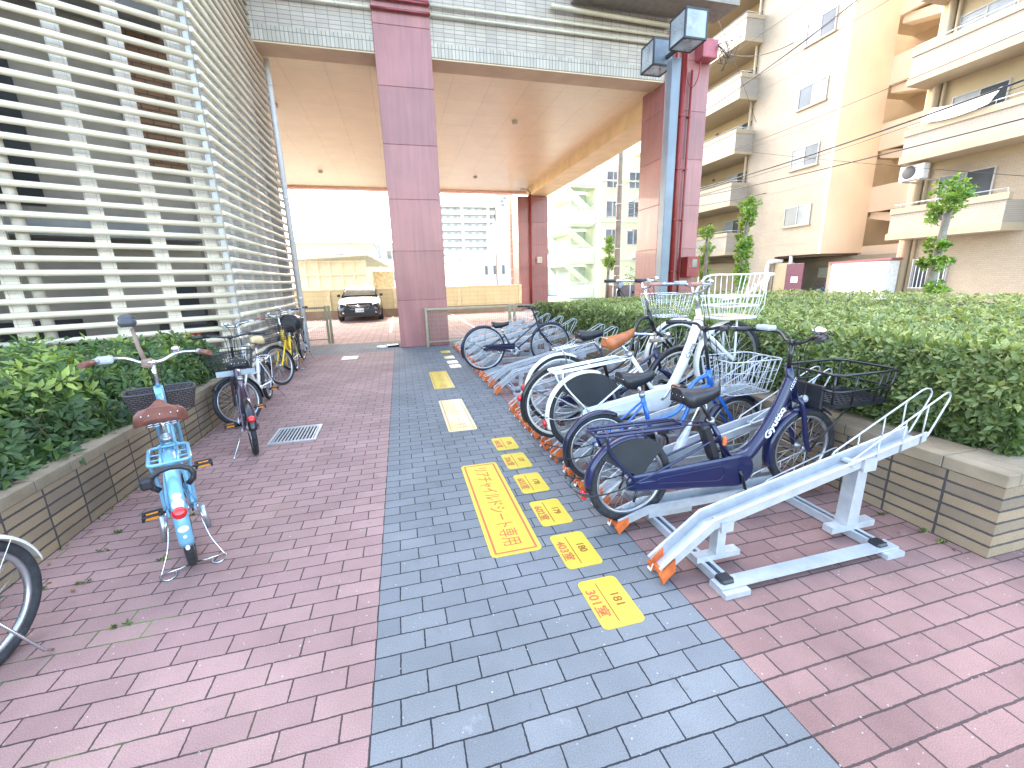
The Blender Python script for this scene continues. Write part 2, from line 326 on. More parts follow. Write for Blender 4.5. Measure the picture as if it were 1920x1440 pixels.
def saddle(root, s, z, m, L=.27, W=.085, tilt=0., big=1., springs=False, railm=CHROME):
    b = MB(); rings = []; K = 12
    for i in range(K + 1):
        t = i / K; x = -L * .5 + L * t
        w = W * big * (math.sin(min(1, (t * 4 + .25)) * PI / 2) * (1 - t) ** 1.25 * .98 + .0) + .021 * (t > 0) * min(1, (1 - t) * 9 + .35)
        if i == 0: w = W * .55
        zt = z + .018 * (1 - t) ** 2 - .012 * math.sin(t * PI) + .01 * t + math.tan(tilt) * x
        dp = .080 * (1 - t * .55) if i not in (0,) else .05
        ring = []
        for k in range(9):
            a = PI * k / 8; ring.append((s + x, w * math.cos(a), zt + .016 * math.sin(a) ** .6 - (dp if k in (0, 8) else (dp * .3 if k in (1, 7) else 0))))
        ring.append((s + x, -w * .55, zt - dp * .9)); ring.append((s + x, w * .55, zt - dp * .9))
        rings.append(ring)
    b.loft(rings, True, True); o = b.build('saddle', m, root)
    r = MB()
    for sd in (-1, 1): r.tube(spl([(s - L * .42, sd * .03, z - .035), (s - .06, sd * .022, z - .055), (s + .04, sd * .02, z - .055), (s + L * .42, sd * .01, z - .02)]), .0035, 6)
    for i in range(5):
        a = .6 * (i - 2); r.sphere((s - L * .49, W * .8 * math.sin(a) * .8, z - .004), .005, 6, 4)
    if springs:
        for sd in (-1, 1):
            for q in range(2):
                cx = s - L * .36 + q * .0; cy = sd * (.05 - q * .028)
                pts = [(cx + .016 * math.cos(a), cy + .016 * math.sin(a), z - .075 + .055 * a / (10 * PI)) for a in [i * .5 for i in range(62)]]
                r.tube(pts, .003, 5)
    r.build('saddle_rails', railm, o); return o
def wire_basket(root, x0, x1, hw, z0, z1, m, taper=.8, nx=8, ny=8, nz=3, r=.0022, rim=.005, FX=None, name='basket', flare=0.02, dx=0):
    b = MB()
    def P(u, v, t):   # u,v in -1..1, t 0 bottom..1 top
        k = taper + (1 - taper) * t
        return ((x0 + x1) / 2 + dx * t + u * (x1 - x0) / 2 * k, v * hw * k, z0 + (z1 - z0) * t)
    def loop(t, rr): b.tube([P(u, v, t) for u, v in ((-1, -.85), (-1, .85), (-.85, 1), (.85, 1), (1, .85), (1, -.85), (.85, -1), (-.85, -1))], rr, 6, closed=True)
    for i in range(nz + 1): loop(i / nz, rim if i in (nz,) else (rim * .7 if i == 0 else r))
    for i in range(nx):
        u = -.9 + 1.8 * i / (nx - 1); b.tube([P(u, -1, 1), P(u, -1, 0), P(u, 1, 0), P(u, 1, 1)], r, 4)
    for i in range(ny):
        v = -.9 + 1.8 * i / (ny - 1); b.tube([P(-1, v, 1), P(-1, v, 0), P(1, v, 0), P(1, v, 1)], r, 4)
    if FX: b.xf(FX)
    return b.build(name, m, root)
def bicycle(label, loc, heading, sp, group=None, lean=0.):
    g = dict(rr=.33, rf=.33, ra=(0, .33), fa=(1.1, .33), bb=(.45, .29), st=(.22, .74), sad=(.2, .86), ht=(.80, .92), hb=(.85, .74), bar=(.80, 1.03),
             barw=.28, sweep=.16, rise=.04, drop=0., frame='v', fm=NAVY, fork=None, rim=ALU, tyre=TYRE, tw=.02, fend=True, fendm=None, rack='loop', rackm=CHROME, basket='wire', basketm=CHROME,
             bk=None, sadm=BLACK, grip=BLACK, barm=CHROME, chain='bar', chainm=None, stand='side', steer=0., reflector=True, springs=False, pedal=0.6, fr=.017, bell=True, guard=False, saddle=True, light=True, forkr=.013, sadW=.085)
    g.update(sp); G = type('G', (), g)
    root = empty('bicycle', loc, heading, lean, label, 'bicycle', group)
    ra, fa, bb, st, sad, ht, hb, bar = G.ra, G.fa, G.bb, G.st, G.sad, G.ht, G.hb, G.bar
    G.fendm = G.fendm or G.fm; G.fork = G.fork or G.fm; G.chainm = G.chainm or G.fm
    ax = V((ht[0] - hb[0], 0, ht[1] - hb[1])).normalized()
    FX = (lambda p: rot_about(p, (hb[0], 0, hb[1]), ax, G.steer)) if G.steer else (lambda p: p)
    ID = lambda p: p
    wheel(root, ra, G.rr, ID, G.tyre, G.rim, tw=G.tw, nsp=24); wheel(root, fa, G.rf, FX, G.tyre, G.rim, tw=G.tw, nsp=24, ph=.1)
    P = lambda q, y=0: (q[0], y, q[1])
    # frame
    f = MB()
    f.cyl(P((hb[0] - ax.x * .01, hb[1] - ax.z * .01)), P(ht), G.fr * 1.25, 12)
    f.cyl(P((bb[0] - .0, bb[1]), -.038), P(bb, .038), .024, 12)
    f.cyl(P(bb), P(st), G.fr, 12)
    for sd in (-1, 1):
        f.tube(spl([P((bb[0] - .05, bb[1]), sd * .02), P(((bb[0] + ra[0]) / 2, (bb[1] + ra[1]) / 2), sd * .04), P((ra[0] + .02, ra[1]), sd * .058)], 4), .009, 8)
        q = (st[0] * .85 + bb[0] * .15, st[1] * .85 + bb[1] * .15) if G.frame != 'u' else (st[0] * .7 + bb[0] * .3, st[1] * .7 + bb[1] * .3)
        f.tube(spl([P(q, sd * .018), P(((q[0] + ra[0]) / 2, (q[1] + ra[1]) / 2), sd * .045), P(ra, sd * .058)], 4), .008, 8)
        f.box(ra[0] - .02, sd * .058 - .004, ra[1] - .02, ra[0] + .025, sd * .058 + .004, ra[1] + .02)
    mid = lambda a, b, t: (a[0] + (b[0] - a[0]) * t, a[1] + (b[1] - a[1]) * t)
    if G.frame == 'u':
        dip = g.get('dip', (bb[0] + .14, bb[1] + .12)); low = mid(bb, st, .18)
        pts = spl([P(mid(hb, ht, .6)), P(mid(mid(hb, ht, .3), dip, .45)), P(dip), P(((dip[0] + low[0]) / 2, min(dip[1], low[1]) - .0)), P(low)], 8)
        f.tube(pts, [.036 + .004 * math.sin(i / len(pts) * PI) for i in range(len(pts))], 14)
    elif G.frame == 'v':
        f.cyl(P(mid(hb, ht, .15)), P((bb[0], bb[1] + .01)), G.fr, 12)
        a = mid(hb, ht, .8); c = mid(bb, st, .42)
        f.tube(spl([P(a), P(mid(a, c, .5)), P(c)], 6), G.fr * .8, 10)
    elif G.frame == 'curve':
        for o_, tt in ((.0, .12), (.0, .7)):
            a = mid(hb, ht, tt); c = mid(bb, st, .05 + tt * .5)
            f.tube(spl([P(a), P((a[0] - .13, a[1] - .05)), P((mid(a, c, .5)[0] - .0, mid(a, c, .62)[1] - .05)), P((c[0] + .06, c[1] + .02)), P(c)], 6), G.fr * .9, 10)
    elif G.frame == 'mixte':
        f.cyl(P(mid(hb, ht, .1)), P(bb), G.fr, 12)
        a = mid(hb, ht, .8); c = mid(bb, st, .3); f.cyl(P(a), P(c), G.fr * .8, 10)
    elif G.frame == 'mini':
        f.tube(spl([P(mid(hb, ht, .45)), P((mid(hb, bb, .5)[0], mid(hb, bb, .62)[1])), P((bb[0] + .02, bb[1] + .05))], 6), G.fr * 1.35, 12)
        f.cyl(P(mid(hb, bb, .45)), P(mid(bb, st, .5)), G.fr * .6, 8)
    fo = f.build('frame', G.fm, root)
    # seat post and saddle
    sx = st[0] + (sad[0] - st[0]) * .9
    MB().cyl(P(mid(bb, st, .9)), P((sx, sad[1] - .05)), .0125, 10).build('seat_post', CHROME if G.fm is not NAVY else BLACKM, root)
    MB().cyl(P(mid(bb, st, .96)), P(mid(bb, st, 1.03)), G.fr * 1.3, 12).build('seat_clamp', ALU, root)
    if G.saddle: saddle(root, sad[0], sad[1], G.sadm, springs=G.springs, W=G.sadW, L=g.get('sadL', .27), tilt=g.get('sadtilt', 0))
    # fork
    k = MB(); cr = (hb[0] - ax.x * .02, hb[1] - ax.z * .02)
    fw = .052
    k.cyl(P((hb[0], hb[1])), P(cr), .02, 12)
    for sd in (-1, 1):
        k.tube(spl([P(cr, sd * .008), P((cr[0] + .004, cr[1] - .012), sd * fw * .8), P(mid(cr, fa, .3), sd * fw), P((mid(cr, fa, .75)[0] - .008, mid(cr, fa, .75)[1]), sd * fw), P(fa, sd * fw)], 5), G.forkr, 9)
        k.cyl(P(fa, sd * (fw - .008)), P(fa, sd * (fw + .014)), .012, 10)
    k.xf(FX); k.build('front_fork', G.fork, root)
    # handlebar
    h = MB(); h.cyl(P(ht), P((bar[0] - .0, bar[1])), .0125, 10)
    h.cyl(P((bar[0], bar[1]), -.022), P(bar, .022), .018, 10)
    w, sw, ri = G.barw, G.sweep, G.rise; ends = []
    half = lambda sd: spl([P(bar), P((bar[0] + .01, bar[1] + ri * .1), sd * w * .18), P((bar[0] + .03, bar[1] + ri * .8), sd * w * .45), P((bar[0] - sw * .25, bar[1] + ri), sd * w * .78), P((bar[0] - sw, bar[1] + ri - G.drop), sd * w)], 7)
    for sd in (-1, 1): h.tube(half(sd), .011, 10)
    h.xf(FX); ho = h.build('handlebar', G.barm, root)
    for sd in (-1, 1):
        q = half(sd); e = q[-1]; d = (q[-1] - q[-4]).normalized()
        MB().tube([e - d * .10, e - d * .05, e + d * .012], [.0155, .017, .0165], 12).xf(FX).build('grip', G.grip, ho)
        lv = MB(); a = e - d * .125; o1 = V((d.z * 0 + .035, 0, -.012))
        lv.cyl(a - d * .012, a + d * .012, .018, 10); lv.tube(spl([a + V((.01, 0, -.01)), a + o1 * 1.1, a + o1 + d * .05, a + o1 * .8 + d * .115], 4), .0045, 7)
        lv.xf(FX); lv.build('brake_lever', ALU if G.barm is not BLACKM else BLACK, ho)
        cb = MB(); cb.tube(spl([a + o1 * .4, a + V((.10, -sd * .04, .015)), V((bar[0] + .07, sd * .04, bar[1] - .03)), V((hb[0] + .05, sd * .03, hb[1] + .04)), V((hb[0] - .02, sd * .02, hb[1] - .08))], 6), .0028, 5)
        cb.xf(FX); cb.build('brake_cable', BLACK, ho)
    if G.bell:
        q = half(-1); e = q[len(q) // 2]; MB().sphere(e + V((0, 0, .03)), .026, 12, 8, (1, 1, .8)).xf(FX).build('bell', CHROME, ho)
    # fenders
    if G.fend:
        fender(root, 'rear_fender', ra, G.rr + .012, g.get('rfa', (62, 205))[0], g.get('rfa', (62, 205))[1], G.tw + .010, G.fendm, ID)
        fender(root, 'front_fender', fa, G.rf + .012, g.get('ffa', (40, 190))[0], g.get('ffa', (40, 190))[1], G.tw + .010, G.fendm, FX)
    # crank set
    cr_ = MB(); cr_.lathe(P(bb), [(.014, -.05), (.062, -.048), (.066, -.045), (.066, -.042), (.014, -.040)], 28); co = cr_.build('crank_set', ALU if G.chain != 'case' else BLACKM, root)
    a = G.pedal
    for sd, aa in ((-1, a), (1, a + PI)):
        e = V((bb[0] + .152 * math.cos(aa), sd * .075, bb[1] + .152 * math.sin(aa)))
        c2 = MB(); c2.tube([P(bb, sd * .055), P((bb[0] + .03 * math.cos(aa), bb[1] + .03 * math.sin(aa)), sd * .068), e], [.014, .011, .010], 8); arm = c2.build('crank_arm', ALU if G.fm not in (NAVY,) else BLACKM, co)
        pd = MB(); x, y, z = e; y0, y1 = sorted((y + sd * .02, y + sd * .115))
        pd.cyl(e, (x, y + sd * .11, z), .007, 8)
        pd.bevbox(x - .042, y0, z + .002, x - .012, y1, z + .016, .004).bevbox(x + .012, y0, z + .002, x + .042, y1, z + .016, .004).bevbox(x - .042, y0, z - .014, x + .042, y0 + .012, z + .014, .003).bevbox(x - .042, y1 - .012, z - .014, x + .042, y1, z + .014, .003)
        po = pd.build('pedal', BLACK, co)
        am = MB(); am.box(x - .0435, (y0 + y1) / 2 - .028, z - .006, x - .0425, (y0 + y1) / 2 + .028, z + .008).box(x + .0425, (y0 + y1) / 2 - .028, z - .006, x + .0435, (y0 + y1) / 2 + .028, z + .008); am.box(x - .02, y0 + .02, z + .0165, x + .0, y1 - .02, z + .018)
        am.build('pedal_reflector', AMBER, po)
    # chain guard
    c3 = MB()
    if G.chain == 'case':
        def outline(off):
            o = []; r1, r2 = .105 + off, .05 + off; d = V((ra[0] - bb[0], ra[1] - bb[1])); an = math.atan2(d.y, d.x)
            for i in range(13): t = an + PI / 2 + PI * i / 12 ; o.append((bb[0] + r1 * math.cos(t), bb[1] + r1 * math.sin(t)))
            for i in range(9): t = an - PI / 2 + PI * i / 8; o.append((ra[0] + r2 * math.cos(t), ra[1] + r2 * math.sin(t)))
            return o
        R0 = [V((x, -.036, z)) for x, z in outline(-.006)]; R1 = [V((x, -.042, z)) for x, z in outline(0)]; R2 = [V((x, -.054, z)) for x, z in outline(0)]; R3 = [V((x, -.060, z)) for x, z in outline(-.012)]
        c3.loft([R0, R1, R2, R3], True, False)
        inn = [mid(p, ((bb[0] + ra[0]) / 2, (bb[1] + ra[1]) / 2), .45) for p in outline(-.02)]
        c3.tube([(x, -.061, z) for x, z in inn], .0025, 6, closed=True)
        c3.build('chain_case', G.chainm, root)
    elif G.chain == 'bar':
        d = V((ra[0] - bb[0], 0, ra[1] - bb[1]))
        pts = [V((bb[0] + .085 * math.cos(t), -.052, bb[1] + .085 * math.sin(t))) for t in [math.radians(x) for x in (-70, -35, 0, 35, 70, 95)]] + [V((ra[0] + .05, -.052, ra[1] + .052)), V((ra[0] - .03, -.052, ra[1] + .03))]
        c3.tube(spl(pts, 3), .009, 6).box(ra[0] + .02, -.056, min(ra[1], bb[1]) + .04, bb[0] + .0, -.05, max(ra[1], bb[1]) + .066)
        c3.build('chain_guard', G.chainm, root)
    ch = MB(); r1, r2 = .062, .03
    for sgn in (1, -1): ch.tube([(bb[0], -.045, bb[1] + sgn * r1), (ra[0], -.045, ra[1] + sgn * r2)], .004, 5)
    ch.build('chain', BLACKM, root)
    # rear rack
    if G.rack:
        zt = ra[1] + G.rr + g.get('rackh', .075); x1 = st[0] + .02 - .03 if 'rackx1' not in g else g['rackx1']; x0 = g.get('rackx0', ra[0] - .23); hw = g.get('rackw', .065); dz = g.get('rackdz', 0)
        k = MB(); Z = lambda x: zt + dz * (x - x0) / (x1 - x0)
        k.tube([(x, y, Z(x)) for x, y in rrect(x0, -hw, x1, hw, .03, 4)], g.get('rackr', .006), 8, closed=True)
        for y in (-hw * .42, hw * .42): k.cyl((x0 + .005, y, Z(x0)), (x1 - .005, y, Z(x1)), g.get('rackr', .006) * .8, 7)
        for xx in (x0 + .08, (x0 + x1) / 2 + .02): k.cyl((xx, -hw, Z(xx)), (xx, hw, Z(xx)), .005, 6)
        for sd in (-1, 1):
            k.tube(spl([(x0 + .06, sd * hw, Z(x0)), (x0 + .10, sd * .068, Z(x0) - .12), (ra[0], sd * .066, ra[1] + .02)], 4), g.get('rackr', .006), 7)
            k.cyl((x1 - .01, sd * hw * .7, Z(x1)), P(mid(bb, st, .93), sd * .015), .005, 6)
        k.build('rear_rack', G.rackm, root)
    if G.reflector:
        a = math.radians(g.get('refa', 168)); R_ = G.rr + .03; c = V((ra[0] + R_ * math.cos(a), 0, ra[1] + R_ * math.sin(a)))
        rm = MB(); u = V((math.cos(a), 0, math.sin(a))); rm.tube([c - u * .005, c + u * .008, c + u * .018, c + u * .022], [.030, .030, .024, .008], 16)
        rm.build('rear_reflector', RED, root)
    # kickstand
    ks = MB()
    if G.stand == 'side':
        ks.tube([P((ra[0], ra[1]), .065), (ra[0] + .01, .075, ra[1] - .03), (ra[0] - .04, .16, .03), (ra[0] - .06, .17, .012)], .006, 7); ks.box(ra[0] - .025, .06, ra[1] - .02, ra[0] + .03, .07, ra[1] + .02)
        ks.build('kickstand', CHROME, root)
    elif G.stand in ('double', 'doubleup'):
        if G.stand == 'double':
            pts = [(ra[0], .068, ra[1]), (ra[0] - .0, .075, ra[1] - .09), (ra[0] - .05, .095, .12), (ra[0] - .08, .135, .02), (ra[0] - .09, .145, .006), (ra[0] - .13, .135, .006), (ra[0] - .15, .11, .006), (ra[0] - .13, .08, .006), (ra[0] - .10, .08, .012)]
            bar_ = [(ra[0] - .085, .14, .012), (ra[0] - .09, .06, .016), (ra[0] - .07, 0, .012)]
        else:
            pts = [(ra[0], .068, ra[1]), (ra[0] - .16, .08, ra[1] - .02), (ra[0] - .3, .12, ra[1] + .0), (ra[0] - .36, .13, ra[1] + .02), (ra[0] - .37, .09, ra[1] + .02)]
            bar_ = [(ra[0] - .3, .12, ra[1] + .0), (ra[0] - .36, .06, ra[1]), (ra[0] - .37, 0, ra[1])]
        for sd in (-1, 1):
            ks.tube(spl([(x, sd * y, z) for x, y, z in pts], 4), .0045, 7); ks.tube([(x, sd * y, z) for x, y, z in bar_], .0045, 7)
            ks.cyl((ra[0] + .005, sd * .075, ra[1] - .03), (ra[0] - .02, sd * .085, ra[1] - .10), .007, 8)
        ks.build('kickstand', CHROME if G.stand == 'double' else g.get('standm', BLACKM), root)
    # basket
    B = G.bk or (fa[0] - .14, fa[0] + .20, .17, bar[1] - .27, bar[1] - .05)
    if G.basket == 'wire': bo = wire_basket(root, *B, G.basketm, FX=FX)
    elif G.basket == 'mesh': bo = wire_basket(root, *B, G.basketm, .82, 12, 12, 6, .0017, .0045, FX=FX)
    elif G.basket == 'wicker':
        x0, x1, hw, z0, z1 = B; b = MB(); k = .86; n = 0
        def ring(t, ins): kk = k + (1 - k) * t; return [((x0 + x1) / 2 + u * ((x1 - x0) / 2 - ins) * kk, v * (hw - ins) * kk, z0 + (z1 - z0) * t) for u, v in [(math.copysign(abs(math.cos(a)) ** .35, math.cos(a)), math.copysign(abs(math.sin(a)) ** .35, math.sin(a))) for a in [2 * PI * i / 28 for i in range(28)]]]
        b.loft([ring(.02, .01), ring(0, 0), ring(.5, 0), ring(1, 0), ring(1, .012), ring(.5, .014), ring(.06, .014)], True, False); b.xf(FX); bo = b.build('basket', WICKERY, root)
        rm = MB().tube(ring(1.02, .004), .005, 8, closed=True).xf(FX).build('basket_rim', DGREY, bo)
    elif G.basket == 'tubes':      # flat floored carrier of round tubes
        x0, x1, hw, z0, z1 = B; b = MB(); K = lambda t, k0=.86: [((x0 + x1) / 2 + (x - (x0 + x1) / 2) * (k0 + (1 - k0) * t), y * (k0 + (1 - k0) * t), z0 + (z1 - z0) * t) for x, y in rrect(x0, -hw, x1, hw, .06, 5)]
        b.tube(K(1), .0085, 10, closed=True); b.tube(K(.5), .0065, 10, closed=True)
        A = K(.12); T = K(1)
        for i in (2, 8, 11, 14, 20, 23): b.cyl(A[i], T[i], .006, 8)
        for fr_ in (.3, .7):
            for yy in (-1, 1):
                xa = x0 + (x1 - x0) * fr_; b.cyl(((x0 + x1) / 2 + (xa - (x0 + x1) / 2) * .88, yy * hw * .88, z0 + .02), (xa, yy * hw, z1), .006, 8)
        b.xf(FX); bo = b.build('basket', BLACKM, root)
        fl = MB(); R = K(0); R2 = K(.16); In = [(x, y, z) for x, y, z in K(.16, .84)]; fl.loft([R, R2, In, [(x * .999, y * .98, z + .012) for x, y, z in R]], False, False)
        cx = (x0 + x1) / 2; Lx = (x1 - x0) * .43; Wy = hw * .84
        for i in range(9): yy = -Wy + 2 * Wy * i / 8; fl.box(cx - Lx, yy - .008, z0 + .002, cx + Lx, yy + .008, z0 + .012)
        for i in range(11): xx = cx - Lx + 2 * Lx * i / 10; fl.box(xx - .009, -Wy, z0 + .0035, xx + .009, Wy, z0 + .0135)
        fl.xf(FX); fl.build('basket_floor', BLACK, bo)
        MB().bevbox(x0 + .01, -hw * .55, z0 - .02, x0 + .035, hw * .55, z0 + .13, .006).xf(FX).build('basket_back_plate', BLACK, bo)
        stt = MB()
        for sd in (-1, 1): stt.cyl((x0 + (x1 - x0) * .62, sd * hw * .4, z0), P(fa, sd * .062), .006, 8)
        stt.xf(FX); stt.build('basket_stay', BLACKM, bo)
    elif G.basket == 'child':      # deep carrier with raised back and wooden floor
        x0, x1, hw, z0, z1 = B; b = MB()
        def K(t, lift=0): k = .8 + .2 * t; return [((x0 + x1) / 2 + (x - (x0 + x1) / 2) * k, y * k, z0 + (z1 - z0) * t + lift * ((x - x0) / (x1 - x0)) ** 1.5) for x, y in rrect(x0, -hw, x1, hw, .07, 5)]
        b.tube(K(0), .011, 9, closed=True); b.tube(K(.28), .007, 8, closed=True); b.tube(K(.5), .008, 8, closed=True)
        top = spl([(x0, -hw * .9, z0 + (z1 - z0) * .45), (x0 + (x1 - x0) * .45, -hw, z0 + (z1 - z0) * .55), (x1 - .05, -hw, z1 - .03), (x1 + .03, -hw * .9, z1), (x1 + .03, hw * .9, z1), (x1 - .05, hw, z1 + .0), (x0 + .12, hw, z1 - .01), (x0, hw * .9, z0 + (z1 - z0) * .6)], 6)
        b.tube(top, .0085, 9)
        R = K(0)
        def zt(x, y): return z0 + (z1 - z0) * (.5 + .5 * max(0, (x - x0) / (x1 - x0)) ** 1.2) if y < 0 else z1 - .01
        for i in range(7):
            x = x0 + (x1 - x0) * (i + .5) / 7; xb = (x0 + x1) / 2 + (x - (x0 + x1) / 2) * .8
            for sd in (-1, 1): b.tube([(xb, sd * hw * .8, z0), (x, sd * hw * .97, z0 + .1), (x, sd * hw, zt(x, sd))], .0035, 6)
        for i in range(7):
            y = -hw * .8 + 1.6 * hw * i / 6; b.cyl((x1 - .05, y * .85, z0), (x1 + .03, y, z1), .0035, 6); b.cyl((x0 + .04, y * .85, z0), (x0, y, z0 + (z1 - z0) * .5), .0035, 6)
        for sd in (-1, 1): b.tube(spl([((x0 + x1) / 2 + .02, sd * .08, z0), ((x0 + x1) / 2 + .03, sd * .075, z0 - .12), P(fa, sd * .065)], 5), .009, 8)
        b.xf(FX); bo = b.build('basket', G.basketm, root)
        fl = MB(); n = 5
        for i in range(n): y = -hw * .74 + 1.48 * hw * i / n; fl.box(x0 + .07, y + .003, z0 + .004, x1 - .07, y + 1.48 * hw / n - .003, z0 + .018)
        fl.xf(FX); fl.build('basket_floor', WOOD, bo)
    if G.light:
        hx = fa[0] + .03 if G.rf < .3 else fa[0] - .02; MB().lathe((hb[0] + .09, 0, hb[1] - .03), [(.001, -.03), (.022, -.028), (.028, .02), (.001, .025)], 12, axis='x').xf(FX).build('headlight', LCD, root)
    if G.guard:
        n = 20; q = MB(); a0, a1 = G.guard; R_ = G.rr + .005
        poly = [(ra[0] + .04, ra[1] + .03)] + [(ra[0] + R_ * math.cos(math.radians(a0 + (a1 - a0) * i / n)), ra[1] + R_ * math.sin(math.radians(a0 + (a1 - a0) * i / n))) for i in range(n + 1)]
        for sd in (-1, 1): q.prism(poly, sd * .046 - .0012, sd * .046 + .0012)
        q.build('dress_guard', SMOKE, root)
    return root, fo, FX, g
# ------------------------------------------------------------------ paving
GROUT = (.045, .035, .04)
REDP = brickmat('red_pavers', (.36, .23, .208), (.295, .183, .17), (.06, .038, .038), .2, .1, .0035, speck=.6, moss=.9, stain=.3)
REDR = brickmat('red_pavers_right', (.31, .185, .163), (.24, .14, .125), (.075, .048, .045), .2, .1, .0042, speck=.6, stain=.35, offset=.5)
GREYP = brickmat('blue_grey_pavers', (.19, .205, .213), (.155, .169, .18), (.016, .017, .022), .2, .1, .0032, speck=.55, stain=.25, edges=(0.0, 1.4))
BAND = brickmat('grey_band_pavers', (.20, .21, .215), (.15, .16, .17), (.03, .03, .035), .2, .1, .003, stain=.2)
LOT = brickmat('car_park_pavers', (.46, .30, .27), (.38, .25, .23), (.14, .10, .10), .2, .2, .006, .0, stain=.25)
def sheet(name, x0, y0, x1, y1, z, m, bot=None):
    b = MB(); b.box(x0, y0, z - (bot or .03), x1, y1, z); return struct(b.build(name, m))
gm = mat('asphalt', (.12, .12, .12), .9, 0, .2, 3, .3)
g = MB(); g.add([(-400, -400, -.06), (400, -400, -.06), (400, 700, -.06), (-400, 700, -.06)], [(0, 1, 2, 3)]); struct(g.build('ground', gm))
sheet('red_paving', -3.2, -3.2, 0, 8.6, 0, REDP)
sheet('grey_paving_strip', 0, -3.2, 1.4, 8.6, 0, GREYP)
sheet('red_paving', 1.4, -3.2, 9.5, 8.6, 0, REDR)
sheet('grey_paving_band', -3.2, 8.6, 9.5, 10.3, 0, BAND)
sheet('car_park', -9, 10.3, 9.6, 20.0, 0, LOT)
sheet('side_road', 9.62, -10, 20.9, 60, -.015, mat('pale_asphalt', (.26, .26, .26), .9, 0, .15, 2, .2))
LINE = mat('road_paint', (.8, .8, .78), .6)
for x in (-2.9, -.2, 2.5, 5.2):
    b = MB(); b.box(x, 12.5, .0, x + .08, 19.6, .004); struct(b.build('parking_line', LINE))
# weeds in the joints
def np_mesh(name, verts, quads, m, lv, parent=None):
    me = bpy.data.meshes.new(name); nv = len(verts); nq = len(quads)
    me.vertices.add(nv); me.vertices.foreach_set('co', np.ascontiguousarray(verts, dtype=np.float32).ravel())
    me.loops.add(nq * 3); me.loops.foreach_set('vertex_index', np.ascontiguousarray(quads, dtype=np.int32).ravel())
    me.polygons.add(nq); me.polygons.foreach_set('loop_start', np.arange(0, nq * 3, 3, dtype=np.int32)); me.update(calc_edges=True)
    a = me.attributes.new('lv', 'FLOAT', 'POINT'); a.data.foreach_set('value', np.ascontiguousarray(lv, dtype=np.float32))
    me.materials.append(m); o = bpy.data.objects.new(name, me); COL.objects.link(o)
    if parent is not None: o.parent = parent
    return o
RNG = np.random.default_rng(5)
def leaves(centers, normals, size, per=5, spread=.45, aspect=.42, up=.35, rndn=.5, light=None, fold=.18):
    """rosettes of pointed leaves around each centre"""
    n = len(centers); c = np.repeat(centers, per, 0); nn = np.repeat(normals + RNG.normal(0, rndn, (n, 3)), per, 0)
    nn /= np.linalg.norm(nn, axis=1, keepdims=True) + 1e-9
    ref = np.tile([.31, .77, .55], (n * per, 1)); u = np.cross(nn, ref); u /= np.linalg.norm(u, axis=1, keepdims=True) + 1e-9; w = np.cross(nn, u)
    ang = np.tile(np.arange(per) * 2 * PI / per, n) + np.repeat(RNG.uniform(0, 6.28, n), per) + RNG.normal(0, .3, n * per)
    d = u * np.cos(ang)[:, None] + w * np.sin(ang)[:, None]; tilt = RNG.uniform(up * .2, up * 2.0, n * per)[:, None]
    d = d + nn * tilt; d /= np.linalg.norm(d, axis=1, keepdims=True)
    s = np.cross(nn, d); s /= np.linalg.norm(s, axis=1, keepdims=True) + 1e-9; up_ = np.cross(d, s)
    L = size * RNG.uniform(.6, 1.3, n * per)[:, None] * np.repeat(RNG.uniform(.75, 1.2, n), per)[:, None]
    W = L * aspect * .5
    base = c + d * L * .08
    A = base; B = base + d * L * .5 + s * W + up_ * W * fold * 2; Cc = base + d * L * .45; D = base + d * L * .5 - s * W + up_ * W * fold * 2; T = base + d * L - up_ * L * .08
    v = np.stack([A, B, Cc, D, T], 1).reshape(-1, 3); k = np.arange(n * per)[:, None] * 5
    tri = np.concatenate([k + [0, 2, 1], k + [0, 3, 2], k + [2, 4, 1], k + [2, 3, 4]], 1).reshape(-1, 3)
    l = np.repeat(RNG.uniform(0, 1, n) * .6, per) + RNG.uniform(0, .4, n * per)
    if light is not None: l = np.clip(l * .55 + np.repeat(light, per) * .6, 0, 1)  # upper leaves paler, lower ones darker: light and shade put into leaf colour
    return v, tri, np.repeat(l, 5)
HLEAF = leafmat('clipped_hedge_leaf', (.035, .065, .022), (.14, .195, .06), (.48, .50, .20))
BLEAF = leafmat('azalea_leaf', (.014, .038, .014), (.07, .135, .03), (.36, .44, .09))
TLEAF = leafmat('young_tree_leaf', (.06, .14, .02), (.19, .32, .05), (.40, .52, .12))
DARKIN = mat('core_shade', (.03, .03, .015), .95, 0, .5, 6)  # solid cores painted dark for the shade inside hedge and shrubs
SOIL = mat('soil', (.07, .045, .03), 1, 0, .4, 8, .6)
BARK = mat('bark', (.26, .23, .19), .9, 0, .3, 7, .5, bscale=30)
def wob(x, y, s=1.): return (np.sin(x * 2.1 * s + y * 1.3) + np.sin(y * 2.9 * s - x * .7 + 1) + .6 * np.sin(x * 6.1 + 2 * np.sin(y * 5.3))) / 2.6
